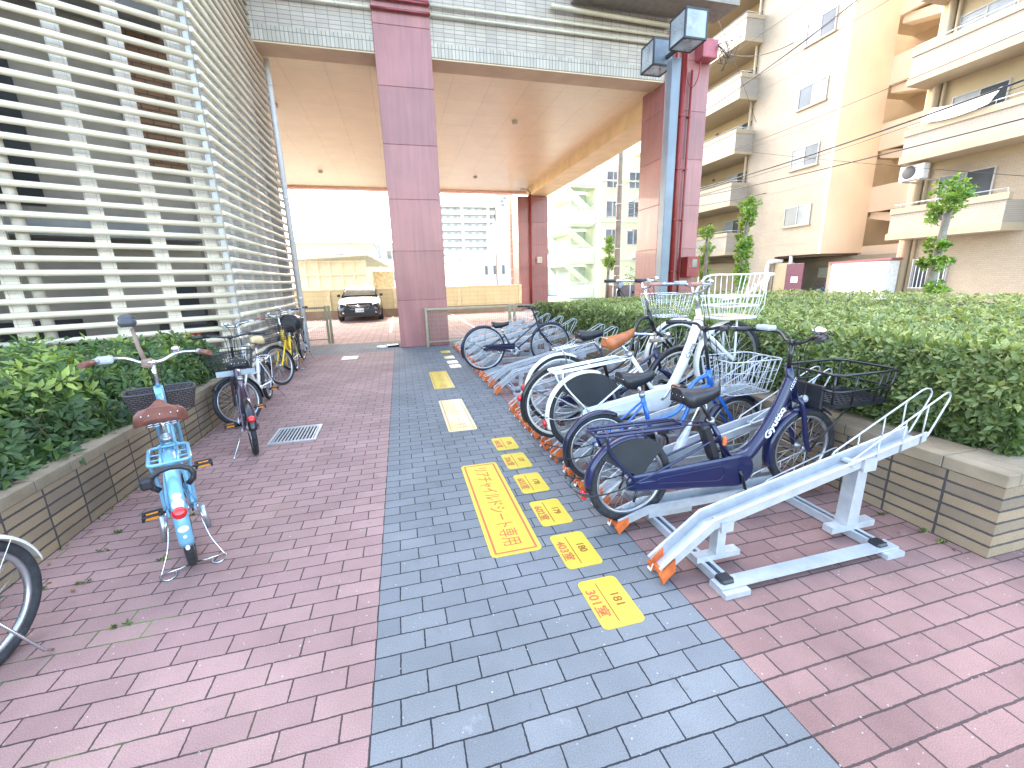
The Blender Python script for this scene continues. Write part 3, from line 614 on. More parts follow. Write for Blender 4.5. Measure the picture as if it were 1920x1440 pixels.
# ------------------------------------------------------------------ planters
WALLX = brickmat('planter_tile_x', (.33, .245, .15), (.225, .175, .12), (.07, .062, .06), .27, .0675, .007, .0, 'yz', .85, .8, stain=.3, bevel=.3)
WALLY = brickmat('planter_tile_y', (.33, .245, .15), (.225, .175, .12), (.07, .062, .06), .27, .0675, .007, .0, 'xz', .85, .8, stain=.3, bevel=.3)
CAPM = mat('planter_cap', (.31, .25, .17), .85, 0, .35, 2.2, .3, bscale=60)
CAPG = mat('cap_joint', (.09, .08, .075), .95)
def coping(r, x0, y0, x1, y1, h, along):
    b = MB(); g = .005; L = .27; ww = (x1 - x0) if along == 'y' else (y1 - y0); k = max(2, round(ww / .085)); w_ = ww / k
    lo, hi = (y0, y1) if along == 'y' else (x0, x1); i = 0
    while lo + i * L < hi - .02:
        a, e = lo + i * L, min(lo + (i + 1) * L - g, hi)
        for j in range(k):
            c0 = (x0 if along == 'y' else y0) + j * w_; c1 = c0 + w_ - (g if j < k - 1 else 0)
            if along == 'y': b.bevbox(c0, a, h - .068, c1, e, h, .004)
            else: b.bevbox(a, c0, h - .068, e, c1, h, .004)
        i += 1
    o = b.build('coping', CAPM, r); MB().box(x0 + .004, y0 + .004, h - .069, x1 - .004, y1 - .004, h - .005).build('coping_joint', CAPG, o)
def planter(label, x0, y0, x1, y1, h, t, fx, fy):
    r = empty('planter', (0, 0, 0), 0, 0, label, 'planter')
    b = MB(); b.box(fx, y0, 0, fx + (t if fx == x0 else -t), y1, h - .07); b.build('side_wall', WALLX, r)
    if fy is not None:
        b = MB(); b.box(x0 + (t if fx == x0 else 0) , y0 + .001, 0, x1, y0 + t, h - .07); b.build('front_wall', WALLY, r)
        coping(r, x0 + t + .004, y0 - .004, x1, y0 + t, h, 'x')
    b = MB(); xx = (fx - .006, fx + t) if fx == x0 else (fx - t, fx + .006)
    coping(r, xx[0], y0 - .004, xx[1], y1, h, 'y')
    b = MB(); b.box(x0 + (t if fx == x0 else 0), y0 + t, 0, x1 - (t if fx == x1 else 0), y1, h - .10); b.build('soil', SOIL, r)
    return r
planter('brown tile planter wall along the right side behind the bike racks', 3.05, .036, 9.3, 8.75, .47, .28, 3.05, .036)
planter('brown tile planter wall on the left beneath the leafy shrubs', -5.2, -3.0, -1.85, 5.0, .45, .25, -1.85, None)
# clipped hedge
def hedge_top(x, y): return 1.02 + .022 * (x - 3.33) + wob(x, y) * .035 - .008 * y
HY0, HY1, HX0, HX1 = .18, 8.5, 3.33, 9.2
def make_hedge():
    r = empty('hedge', (0, 0, 0), 0, 0, 'clipped box-shaped green hedge filling the right planter', 'hedge')
    P, Nn, Lt = [], [], []
    n = 17000; x = RNG.uniform(HX0, HX1, n * 2); keep = RNG.uniform(0, 1, n * 2) < np.maximum(.25, 1.1 - .22 * (x - HX0)); x = x[keep][:n]; m = len(x); y = RNG.uniform(HY0, HY1, m)
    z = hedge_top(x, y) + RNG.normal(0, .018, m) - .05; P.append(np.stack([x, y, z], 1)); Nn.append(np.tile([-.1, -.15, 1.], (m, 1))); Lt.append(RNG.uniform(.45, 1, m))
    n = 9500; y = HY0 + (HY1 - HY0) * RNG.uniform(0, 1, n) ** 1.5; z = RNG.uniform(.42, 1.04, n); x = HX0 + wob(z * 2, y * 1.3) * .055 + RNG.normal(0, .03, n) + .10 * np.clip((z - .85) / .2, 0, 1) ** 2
    x += .05 * (z < .55); P.append(np.stack([x, y, np.minimum(z, hedge_top(x, y))], 1)); Nn.append(np.tile([-1., -.1, .35], (n, 1))); Lt.append(np.clip((z - .45) * 1.0 + RNG.uniform(-.35, .35, n), 0, 1) ** 1.2)  # leaf tone rises with height, painting the lit top and shaded foot
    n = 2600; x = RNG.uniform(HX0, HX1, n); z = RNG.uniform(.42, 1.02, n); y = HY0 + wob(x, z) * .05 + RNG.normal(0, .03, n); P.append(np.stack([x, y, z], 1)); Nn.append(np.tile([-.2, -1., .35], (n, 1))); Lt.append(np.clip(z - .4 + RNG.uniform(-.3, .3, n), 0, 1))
    P = np.concatenate(P); Nn = np.concatenate(Nn); Lt = np.concatenate(Lt)
    big = np.where(P[:, 1] < 3, 1., 1.)
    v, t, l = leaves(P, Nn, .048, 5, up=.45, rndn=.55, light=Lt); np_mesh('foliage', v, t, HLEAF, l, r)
    b = MB(); b.box(HX0 + .09, HY0 + .09, .3, HX1, HY1, .94); b.build('dark_core', DARKIN, r)
    s = MB()
    for _ in range(700):
        if random.random() < .3: x, y, z = random.uniform(HX0 + .1, HX1 - 1.5), random.uniform(HY0, HY1), 1.0
        else: x, y, z = HX0 + random.uniform(0, .08), random.uniform(HY0, 4.5), random.uniform(.45, .95)
        d = V((random.uniform(-.5, .1), random.uniform(-.4, .4), random.uniform(.1, .6))).normalized() * random.uniform(.05, .12); s.cyl((x, y, z - .03), V((x, y, z - .03)) + d, .0022, 4, r2=.001)
    s.build('twigs', BARK, r)
make_hedge()
def make_bush():
    r = empty('shrub_bed', (0, 0, 0), 0, 0, 'dense leafy azalea shrubs filling the left planter below the louvres', 'shrubs')
    n = 4300; x = -1.98 - 2.6 * RNG.uniform(0, 1, n) ** 1.15; y = RNG.uniform(-1.2, 4.7, n)
    d = (-1.98 - x); top = .93 + .045 * wob(x * 1.6, y * 1.6) - .5 * np.clip(1 - d / .30, 0, 1) ** 2
    # shrubs stay in front of the left louvre face
    ok = (x + 2.1) * .485 - (y - 5.95) * .875 > .22; x, y, top, d = x[ok], y[ok], top[ok], d[ok]; n = len(x)
    dep = RNG.uniform(0, 1, n) ** 1.6 * .32 + .05 * wob(x * 5, y * 5); z = np.maximum(top - dep, .4)
    P = np.stack([x, y, z], 1); Nn = np.stack([np.clip(1.1 - d * 2.2, .15, 1), -np.ones(n) * .25, np.ones(n)], 1)
    m = 2600; y2 = RNG.uniform(-.6, 4.8, m); z2 = RNG.uniform(.42, .88, m); x2 = -2.03 - .22 * ((z2 - .42) / .45) ** 1.5 + RNG.normal(0, .045, m) + wob(y2 * 2, z2 * 3) * .06
    P = np.concatenate([P, np.stack([x2, y2, z2], 1)]); Nn = np.concatenate([Nn, np.tile([1., -.3, .5], (m, 1))])
    lt = np.clip((P[:, 2] - .55) * 1.5 + RNG.uniform(-.45, .35, len(P)) + .3 * wob(P[:, 0] * 3, P[:, 1] * 3), 0, 1)  # low leaves coloured darker in place of shade within the shrubs
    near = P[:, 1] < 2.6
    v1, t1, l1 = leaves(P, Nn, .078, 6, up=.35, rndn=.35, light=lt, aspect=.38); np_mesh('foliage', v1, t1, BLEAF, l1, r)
    s = MB()
    for _ in range(420):
        x = -2.08 - random.random() * .3; y = random.uniform(.2, 4.6); s.tube(spl([(x, y, .34), (x + random.uniform(-.08, .1), y + random.uniform(-.1, .1), .5), (x + random.uniform(-.1, .12), y + random.uniform(-.15, .15), .62 + random.random() * .15)], 3), .004, 5, r2=.0015)
    s.build('twigs', mat('brown_twigs', (.16, .10, .07), .9), r)
    b = MB(); b.add([(-4.6, -1.2, .36), (-2.3, -1.2, .36), (-2.3, 4.7, .36), (-4.6, 4.1, .36), (-4.6, -1.2, .72), (-2.42, -1.2, .72), (-2.42, 4.7, .72), (-4.6, 3.9, .72)], [(0, 1, 5, 4), (1, 2, 6, 5), (2, 3, 7, 6), (3, 0, 4, 7), (4, 5, 6, 7)]); b.build('dark_core', DARKIN, r)
make_bush()
def make_weeds():
    pts = []
    for i in range(16):
        cx, cy = random.choice([(-1.45, 1.6), (-1.3, 1.2), (-1.6, 2.0), (-1.2, .9), (-1.75, 2.3), (-1.78, 1.2), (3.0, .3), (3.0, .75), (3.35, -.02)]);
        x = cx + random.gauss(0, .12); y = round((cy + random.gauss(0, .25)) / .1) * .1
        if x > 1.4: x = min(x, 3.04); 
        if x < -1.84: x = -1.84
        for k in range(6): pts.append((x + random.gauss(0, .022), y + random.gauss(0, .004), .003))
    for i in range(60): pts.append((-1.84 + random.random() * .012, random.uniform(.6, 4.5), .004))
    P = np.array(pts); v, t, l = leaves(P, np.tile([0, 0, 1.], (len(P), 1)), .017, 5, up=.9); o = np_mesh('weeds', v, t, BLEAF, l); tag(o, 'small green weeds sprouting in the paving joints', 'weeds', kind='stuff')
make_weeds()
def make_litter():
    P = []
    for i in range(70):
        if i % 2: P.append((3.04 - abs(random.gauss(0, .10)), random.uniform(.1, 4.5), .006))
        else: P.append((-1.84 + abs(random.gauss(0, .12)), random.uniform(.2, 4.8), .006))
    for i in range(90): P.append((-2.0 - random.random() * .25, random.uniform(.3, 4.6), .365))
    for i in range(70): P.append((3.20 + random.random() * .12, random.uniform(.3, 6), .385))
    P = np.array(P); v, t, l = leaves(P, np.tile([0, 0, 1.], (len(P), 1)), .038, 1, up=.1, rndn=.12)
    o = np_mesh('fallen_leaves', v, t, leafmat('dead_leaf', (.10, .05, .03), (.22, .12, .06), (.38, .26, .12)), l); tag(o, 'dry brown leaves scattered along the planter walls', 'fallen leaves', kind='stuff')
make_litter()
# ------------------------------------------------------------------ floor stickers
YEL = mat('yellow_sticker', (.60, .46, .055), .42, 0, .06, 5, .08)
YELF = mat('pale_glare_sticker', (.62, .49, .14), .35, 0, .25, 3, .08, c2=(.66, .60, .42))  # pale second tone paints the glare on the middle banner
YELW = mat('worn_sticker', (.66, .64, .58), .4, 0, .1, 5, c2=(.6, .48, .15))
REDI = mat('red_ink', (.45, .12, .045), .5, 0, .05)
REDF = mat('pale_red_ink', (.62, .30, .16), .5, 0, .2)  # paler ink, carries the painted glare on the middle banner
BRN = mat('brown_ink', (.28, .10, .02), .5)
def sticker(cx, cy, w, h, m, label, group, big=None, small=None, inkb=REDI, inks=BRN, line=True):
    b = MB(); b.prism(rrect(-w / 2, -h / 2, w / 2, h / 2, .028, 6), .0006, .0030, 'z'); o = b.build('floor_sticker', m); o.location = (cx, cy, 0); tag(o, label, 'floor sticker', group)
    if line: MB().box(-.018, -h / 2 + .03, .0031, -.0125, h / 2 - .03, .0036).build('dividing_line', inks, o)
    if big: put_text('room_number', big, .1, basis_m((-.058, 0, .0034), (0, -1, 0), (1, 0, 0)), inkb, o, fitw=h * .56, fith=.064, bold=.0022)
    if small: put_text('slot_number', small, .06, basis_m((.042, 0, .0034), (0, -1, 0), (1, 0, 0)), inks, o, fitw=h * .24, fith=.046, bold=.0014)
G1 = 'yellow numbered floor stickers'
for (y, b_, s_, lb) in ((.322, '301室', '181', 'yellow floor sticker reading 181 and 301室, nearest of the numbered row'), (.728, '403室', '180', 'yellow floor sticker reading 180 and 403室'),
                        (1.135, '602室', '179', 'yellow floor sticker reading 179 and 602室'), (1.56, '603室', '178', 'yellow floor sticker reading 178 and 603室'),
                        (1.975, '706室', '177', 'yellow floor sticker reading 177 and 706室'), (2.375, '1005室', '176', 'yellow floor sticker with faded number 176 and 1005室')):
    sticker(1.048, y, .205, .305, YEL, lb, G1, b_, s_)
for (y, m, lb) in ((6.25, YELW, 'worn almost white floor sticker, nearest of the four far ones'), (6.68, YELW, 'worn floor sticker, white at its right end, second of the four far ones'), (7.22, YELF, 'pale yellow and white floor sticker, third of the four far ones'), (7.95, YEL, 'small yellow floor sticker farthest away near the granite column')):
    sticker(1.08, y, .20, .30, m, lb, G1, line=False)
def banner(y0, y1, m, ink, label, x0=.583, x1=.876):
    w = x1 - x0; h = y1 - y0; b = MB(); b.prism(rrect(-w / 2, -h / 2, w / 2, h / 2, .03, 6), .0006, .0030, 'z'); o = b.build('floor_banner', m); o.location = ((x0 + x1) / 2, (y0 + y1) / 2, 0); tag(o, label, 'floor sticker', 'long yellow floor banners')
    i = .022; t = .014; A = rrect(-w / 2 + i, -h / 2 + i, w / 2 - i, h / 2 - i, .008, 3); B_ = rrect(-w / 2 + i + t, -h / 2 + i + t, w / 2 - i - t, h / 2 - i - t, .004, 3)
    n = len(A); f = MB(); f.add([(x, y, .0033) for x, y in A] + [(x, y, .0033) for x, y in B_], [(k, (k + 1) % n, n + (k + 1) % n, n + k) for k in range(n)]); f.build('red_border', ink, o)
    put_text('banner_lettering', 'リアチャイルドシート専用', .1, basis_m((.0, 0, .0034), (0, -1, 0), (1, 0, 0)), ink, o, fitw=h * .86, fith=.115, bold=.0002)
banner(.78, 2.0, YEL, REDI, 'long bright yellow floor banner with red border and Japanese lettering beside sticker 179')
banner(2.845, 4.045, YELF, REDF, 'long floor banner with glare painted pale over its lettering, middle of the three banners')
banner(4.67, 5.90, YEL, REDF, 'long yellow floor banner farthest from the camera')
# drain grate and small covers
r = empty('drain_grate', (-.918, 3.29, 0), .02, 0, 'rectangular steel drain grate set in the red paving', 'drain grate')
b = MB(); W_, H_ = .215, .235
b.box(-W_, -H_, .001, W_, -H_ + .03, .012).box(-W_, H_ - .03, .001, W_, H_, .012).box(-W_, -H_ + .03, .001, -W_ + .025, H_ - .03, .012).box(W_ - .025, -H_ + .03, .001, W_, H_ - .03, .012); b.build('frame', GALV, r)
b = MB()
for i in range(12): x = -W_ + .04 + i * (2 * W_ - .08) / 11; b.box(x - .006, -H_ + .03, .0012, x + .006, H_ - .03, .010)
b.build('bars', GALV, r); MB().box(-W_ + .02, -H_ + .02, .0005, W_ - .02, H_ - .02, .0010).build('pit', mat('dark_pit', (.01, .012, .015), .9), r)
b = MB(); b.bevbox(-.15, -.17, .001, .15, .17, .010, .003); o = b.build('inspection_cover', mat('white_cover', (.75, .77, .8), .5, 0, .1, 9)); o.location = (-.885, 7.95, 0); tag(o, 'small white rectangular inspection cover in the red paving', 'cover')
r = empty('doorstop', (-.2, 9.25, 0), .3, 0, 'small dark and white floor object at the foot of the granite column', 'stopper')
MB().bevbox(.02, -.10, .001, .30, .08, .045, .012).build('dark_body', BLACK, r); b = MB(); b.tube(spl([(0, -.1, .02), (-.16, -.09, .02), (-.2, 0, .02), (-.14, .09, .02), (.02, .08, .02)], 5), .016, 8); b.build('white_loop', WHITE, r)
# ------------------------------------------------------------------ bicycle racks
def sweep_xz(b, prof, pts, y):
    """prof: (lateral, up) polygon swept along an x-z polyline"""
    rings = []; m = len(pts)
    for i, (x, z) in enumerate(pts):
        a = pts[max(i - 1, 0)]; c = pts[min(i + 1, m - 1)]; t = V((c[0] - a[0], c[1] - a[1])).normalized(); nx, nz = -t.y, t.x
        if 0 < i < m - 1:
            t1 = V((pts[i][0] - a[0], pts[i][1] - a[1])).normalized(); k = 1 / max(.5, t1.dot(t)); nx *= k; nz *= k
        rings.append([(x + nx * u, y + l, z + nz * u) for l, u in prof])
    b.loft(rings, True, False)
UPROF = [(-.047, 0), (-.047, .052), (-.058, .052), (-.058, .056), (-.043, .056), (-.043, .004), (.043, .004), (.043, .056), (.058, .056), (.058, .052), (.047, .052), (.047, 0)]
def hoop(b, y, pts, posts):
    for sd in (-1, 1):
        b.tube([(x, y + sd * l, z) for x, z, l in pts], .0048, 7)
        for (x, z0, z1) in posts: b.cyl((x, y + sd * .05, z0), (x, y + sd * .052, z1), .004, 6)
def rack(label, ya, yb, slots, endplate=True):
    r = empty('bicycle_rack', (0, 0, 0), 0, 0, label, 'bicycle rack', 'galvanised two-level bicycle racks')
    for x in (1.62, 2.60):
        b = MB(); b.add([], []); b.box(x - .032, ya + .06, .006, x + .032, yb, .012).box(x - .032, ya + .06, .012, x - .027, yb, .045).box(x + .027, ya + .06, .012, x + .032, yb, .045).box(x - .032, ya + .06, .0455, x - .012, yb, .050).box(x + .012, ya + .06, .0455, x + .032, yb, .050)
        o = b.build('base_rail', GALV, r); MB().bevbox(x - .036, ya + .0, .004, x + .036, ya + .065, .056, .01).build('end_cap', BLACK, o)
    b = MB(); b.box(1.56, ya - .02, .030, 2.68, ya + .055, .038).box(1.56, ya - .05, .001, 1.70, ya + .06, .028).box(2.56, ya - .05, .001, 2.68, ya + .06, .028)
    for x in (1.66, 2.63): b.lathe((x, ya + .02, .038), [(.0, 0), (.016, 0), (.016, .008), (.007, .009), (.007, .02), (0, .02)], 8, 'z', smooth=False, closedprof=False)
    b.build('end_plate', GALV, r)
    for (y, kind) in slots:
        if kind == 'H':
            pts = [(1.36, .045), (1.63, .245), (2.98, .545)]
            b = MB(); sweep_xz(b, UPROF, pts, y); b.box(2.50, y - .04, .46, 2.53, y + .04, .475)
            o = b.build('sloped_channel', GALV, r)
            h = MB(); hoop(h, y, [(2.54, .475, .044), (2.46, .462, .05), (2.445, .472, .051), (2.445, .49, .052), (2.46, .51, .052), (3.03, .805, .050), (3.06, .815, .048), (3.085, .812, .044), (3.10, .79, .042), (3.095, .765, .042), (2.99, .575, .042), (2.975, .56, .042)], [(2.62, .46, .59), (2.79, .50, .68), (2.93, .53, .752)]); h.build('wheel_hoop', GALV, o)
            p = MB(); p.box(1.67, y - .026, .0805, 1.72, y + .026, .268).box(1.66, y - .058, .225, 1.73, y - .0475, .28).box(1.66, y + .0475, .225, 1.73, y + .058, .28).box(1.56, y - .026, .0505, 1.82, y + .026, .080); p.build('front_post', GALV, o)
            p = MB(); p.add([(2.52, y - .035, .089), (2.60, y - .035, .089), (2.60, y + .035, .089), (2.52, y + .035, .089), (2.535, y - .035, .452), (2.60, y - .035, .468), (2.60, y + .035, .468), (2.535, y + .035, .452)], [(0, 1, 2, 3), (4, 5, 6, 7), (0, 1, 5, 4), (1, 2, 6, 5), (2, 3, 7, 6), (3, 0, 4, 7)]); p.box(2.43, y - .028, .0505, 2.74, y + .028, .088).box(2.53, y - .06, .425, 2.62, y - .048, .50).box(2.53, y + .048, .425, 2.62, y + .06, .50); p.build('rear_post', GALV, o)
            tz = .045; tx = 1.36; sl = .74
        else:
            pts = [(1.36, .035), (1.55, .092), (2.93, .095)]
            b = MB(); sweep_xz(b, UPROF, pts, y); b.box(1.56, y - .03, .0505, 1.86, y + .03, .088).box(2.36, y - .03, .0505, 2.76, y + .03, .088); o = b.build('low_channel', GALV, r)
            h = MB(); hoop(h, y, [(2.44, .14, .05), (2.38, .148, .052), (2.37, .165, .052), (2.39, .185, .052), (2.90, .335, .05), (2.94, .338, .046), (2.96, .32, .044), (2.955, .295, .044), (2.92, .13, .044)], [(2.6, .14, .245), (2.8, .14, .303)]); h.build('wheel_hoop', GALV, o)
            tz = .035; tx = 1.36; sl = .3
        c = MB()
        for sd in (-1, 1):
            yy = y + sd * .05; c.prism([(tx + .045, tz + .045 * sl + .055), (tx - .005, tz + .05), (tx - .03, tz + .005), (tx - .012, max(.001, tz - .045)), (tx + .005, tz - .02), (tx + .05, tz + .02)], yy - .011, yy + .011)
        c.box(tx - .012, y - .04, tz - .012, tx + .006, y + .04, tz + .012); co = c.build('tip_cap', ORANGE, o)
        t_ = MB(); t_.add([(tx - .026, y + .03, tz - .03), (tx - .026, y + .062, tz - .03), (tx - .012, y + .062, tz + .01), (tx - .012, y + .03, tz + .01)], [(0, 1, 2, 3)]); t_.build('number_tag', WHITE, co)
    return r
rack('galvanised steel bike rack nearest the camera with an empty sloped channel in front', .22, 3.42, [(.40, 'H'), (.84, 'L'), (1.07, 'H'), (1.36, 'L'), (1.58, 'H'), (1.88, 'H'), (2.15, 'L'), (2.42, 'H'), (2.65, 'L'), (2.84, 'H'), (3.05, 'L'), (3.28, 'H')])
rack('middle galvanised bike rack with empty channels and orange tips', 3.95, 5.30, [(4.10, 'H'), (4.50, 'H'), (4.88, 'L'), (5.2, 'L')])
rack('farthest galvanised bike rack beside the mesh fence', 5.40, 8.60, [(5.52, 'H'), (5.85, 'L'), (6.15, 'H'), (6.5, 'L'), (6.85, 'H'), (7.2, 'L'), (7.55, 'H'), (7.9, 'L'), (8.2, 'H'), (8.5, 'L')])
# ------------------------------------------------------------------ canopy building
GRAN = granite('rose_granite', (.42, .17, .155), (.26, .10, .095))
GRANO = GRAN
TILE = brickmat('beam_tile', (.48, .41, .33), (.40, .34, .275), (.20, .18, .155), .225, .075, .006, .0, 'xz', .6, .4, stain=.15)
SOLD = brickmat('beam_soldier_tile', (.48, .43, .35), (.39, .345, .28), (.16, .145, .125), .075, .26, .006, .0, 'xz', .6, .4, stain=.1)
CEIL = brickmat('ceiling_panel', (.90, .77, .52), (.89, .76, .51), (.72, .60, .40), .92, .92, .008, .0, 'xy', .32, .3, stain=.08, bevel=.5)
BEIGE = mat('beige_render', (.66, .52, .36), .7, 0, .08, 2, .1)
YBEAM = mat('ochre_beam_paint', (.86, .66, .36), .55, 0, .08, 2)
CREAMP = mat('cream_pipe', (.58, .52, .38), .35, 0, .08, 5, coat=.2)
WINE = mat('wine_red_paint', (.22, .02, .022), .3, 0, .15, 6, coat=.4)
WINE2 = mat('dull_red_paint', (.28, .035, .03), .4, 0, .15, 6)
def granite_column(parent, x0, y0, x1, y1, zt, name='column'):
    b = MB(); z = 0; j = 1.09
    while z < zt - .01:
        z1 = min(z + j, zt); b.bevbox(x0, y0, z + .004, x1, y1, z1 - .004, .006); z += j
    b.box(x0 + .012, y0 + .012, 0, x1 - .012, y1 - .012, zt)
    return b.build(name, GRAN, parent)
CB = empty('apartment_tower', (0, 0, 0), 0, 0, 'apartment tower raised on rose granite columns over the car park passage', 'building')
granite_column(CB, .15, 9.0, 1.29, 10.0, 7.05); granite_column(CB, 6.85, 9.0, 8.06, 10.0, 7.05)
granite_column(CB, 6.35, 20.6, 7.95, 21.7, 5.6); granite_column(CB, -5.9, 20.8, -4.9, 21.8, 6.0)
b = MB(); b.box(-2.3, 9.04, 6.32, .15, 9.6, 8.2).box(1.29, 9.04, 6.32, 6.85, 9.6, 8.2).box(-2.3, 9.06, 6.3199, 8.0, 9.55, 6.32); b.build('front_beam', TILE, CB)
b = MB(); b.box(-2.3, 9.032, 6.06, .15, 9.62, 6.32).box(1.29, 9.032, 6.06, 6.85, 9.62, 6.32); b.build('soldier_course', SOLD, CB)
b = MB(); b.box(-2.3, 9.05, 6.03, .149, 9.60, 6.059).box(1.291, 9.05, 6.03, 6.849, 9.6, 6.059); b.build('beam_underside', BEIGE, CB)
b = MB(); b.box(-6.2, 9.62, 6.07, 7.0, 21.95, 6.2); b.build('ceiling', CEIL, CB)
b = MB(); b.box(7.0, 10.0, 5.65, 7.98, 21.0, 7.0); b.build('side_beam', YBEAM, CB)
b = MB(); b.box(-6.2, 21.95, 5.98, 8.0, 22.4, 7.0).box(-6.2, 21.90, 6.0, 7.0, 21.95, 6.06); b.build('back_beam', mat('pink_beam_paint', (.85, .55, .45), .6), CB)
b = MB(); b.box(-14, 10.2, 7.0, 8.0, 22.4, 15).box(-14, 9.3, 8.2, 8.05, 10.2, 15); b.build('upper_floors', TILE, CB)
b = MB(); b.add([(4.4, 9.03, 7.36), (8.1, 9.03, 7.36), (8.1, 8.2, 7.30), (4.4, 8.2, 7.30), (4.4, 9.03, 8.6), (8.1, 9.03, 8.6), (8.1, 8.2, 8.6), (4.4, 8.2, 8.6)], [(0, 1, 2, 3), (4, 5, 6, 7), (2, 3, 7, 6), (0, 3, 7, 4), (1, 2, 6, 5)]); b.build('balcony_soffit', mat('grey_render', (.30, .27, .23), .8), CB)
for x in (-2.5, 3.95, -.5 + 1.2):
    for y in (12.2, 19.0):
        if abs(x - .7) < .1: continue
        b = MB(); b.lathe((x, y, 6.07), [(0, -.09), (.075, -.085), (.09, -.05), (.09, 0)], 14, 'z', closedprof=False); b.build('ceiling_lamp', CREAMP, CB)
# pipes along the front beam
def pipe(name, pts, r, m, clips=(), lab=None, grp=None, parent=CB, k=3):
    b = MB(); b.tube(spl(pts, k) if len(pts) > 2 else pts, r, 10)
    for c in clips: b.tube([V(c) + V((-.012, 0, 0)), V(c) + V((.012, 0, 0))], r * 1.35, 10)
    return b.build(name, m, parent)
for (z, r_) in ((6.78, .028), (6.95, .028)):
    pipe('wall_pipe', [(-2.2, 8.97, z), (.14, 8.97, z)], r_, CREAMP, [(-1.6, 8.97, z), (-.5, 8.97, z)])
    pipe('wall_pipe', [(.14, 8.95, z), (1.30, 8.95, z)], r_, WINE)
    pipe('wall_pipe', [(1.30, 8.97, z), (6.84, 8.97, z)], r_, CREAMP, [(x, 8.97, z) for x in (2.2, 3.3, 4.4, 5.5, 6.4)])
pipe('wall_pipe', [(3.9, 8.93, 7.2), (6.84, 8.93, 7.14)], .05, CREAMP)
b = MB(); b.box(.15, 8.965, 7.0, 1.29, 9.0, 7.3); b.build('red_band', WINE, CB)
# risers and boxes on the right column
for x, r_, t in ((7.07, .030, 7.2), (7.30, .055, 7.2), (7.52, .028, 6.3)):
    pipe('riser_pipe', [(x, 8.93, 0.3), (x, 8.93, t)], r_, WINE2, ())
    b = MB()
    for z in (1.6, 2.9, 4.1, 5.3): b.bevbox(x - r_ * 1.3, 8.93 - r_ * 1.1, z - .012, x + r_ * 1.3, 8.999, z + .012, .004)
    b.build('pipe_clip', WINE2, CB)
b = MB(); b.bevbox(7.62, 8.72, 1.45, 7.99, 8.995, 1.97, .01); o = b.build('meter_box', WINE2, CB); MB().box(7.76, 8.715, 1.70, 7.91, 8.719, 1.90).build('window', glassmat('meter_glass', (.1, .12, .13)), o); MB().sphere((7.70, 8.715, 1.72), .012).build('knob', CHROME, o)
b = MB(); b.bevbox(7.62, 8.70, 6.50, 8.03, 8.995, 6.88, .015); b.build('junction_box', mat('red_box_paint', (.42, .10, .12), .4, 0, .1), CB)
pipe('loop_cable', [(7.3, 8.85, 6.6), (7.33, 8.84, 6.1), (7.47, 8.83, 5.9), (7.62, 8.83, 6.1), (7.68, 8.84, 6.5)], .015, WINE2, k=6)
pipe('downpipe', [(6.98, 20.5, 5.75), (6.98, 20.5, 0)], .055, WINE2); pipe('downpipe_elbow', [(6.5, 20.55, 5.9), (6.85, 20.5, 5.86), (6.98, 20.5, 5.7)], .055, CREAMP, k=5)
b = MB(); b.bevbox(7.3, 20.42, 2.35, 7.58, 20.59, 2.65, .02); b.build('wall_lamp', mat('cream_lamp', (.65, .6, .5), .5), CB)
# ------------------------------------------------------------------ louvred car-park tower on the left
LV = empty('louvred_car_park', (0, 0, 0), 0, 0, 'louvred parking tower with pale horizontal tubes at the left', 'building')
LOUV = mat('louvre_enamel', (.74, .65, .48), .32, .1, .08, 3, coat=.3)
PIL = brickmat('white_pilaster_tile', (.88, .81, .69), (.84, .77, .66), (.66, .60, .52), .105, .07, .004, .0, 'xz', .5, .4, stain=.1)
INNER = mat('inner_wall', (.42, .37, .31), .85, 0, .2, 1.2)
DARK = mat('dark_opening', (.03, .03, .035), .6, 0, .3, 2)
STEELP = mat('louvre_post', (.36, .36, .35), .4, .2, .1, 5)
Cc = V((-2.1, 5.95, 0)); dL = V((-.875, -.485, 0)); nL = V((-.485, .875, 0)) * 1.0   # nL points inside
zs = [.27 + .1585 * i for i in range(60)]
b = MB()
for z in zs: b.cyl(Cc + dL * .02 + V((0, 0, z)), Cc + dL * (2.52 - .0 * z) + V((0, 0, z)), .037, 10)
b.build('front_louvre_tubes', LOUV, LV)
b = MB()
for z in zs:
    b.cyl(V((-2.1, 5.98, z + .02)), V((-2.1, 9.72, z + .02)), .034, 8)
b.build('side_louvre_tubes', LOUV, LV)
b = MB(); b.box(-2.175, 5.92, .0, -2.115, 5.98, 9.8); b.build('corner_post', STEELP, LV)
b = MB(); b.cyl((-2.06, 9.86, 0), (-2.06, 9.86, 9.8), .062, 14)
for z in (1.2, 3.4, 5.6): b.lathe((-2.06, 9.86, z), [(.06, -.02), (.072, -.02), (.072, .02), (.06, .02)], 14, 'z')
b.build('drain_pipe', mat('pale_drain_pipe', (.64, .63, .62), .4, 0, .05), LV)
ang = math.atan2(dL.y, dL.x)
def local_box(name, m, t0, t1, d0, d1, z0, z1):
    b = MB(); b.box(t0, -d1, z0, t1, -d0, z1); o = b.build(name, m, LV); o.location = Cc; o.rotation_euler = (0, 0, ang); return o
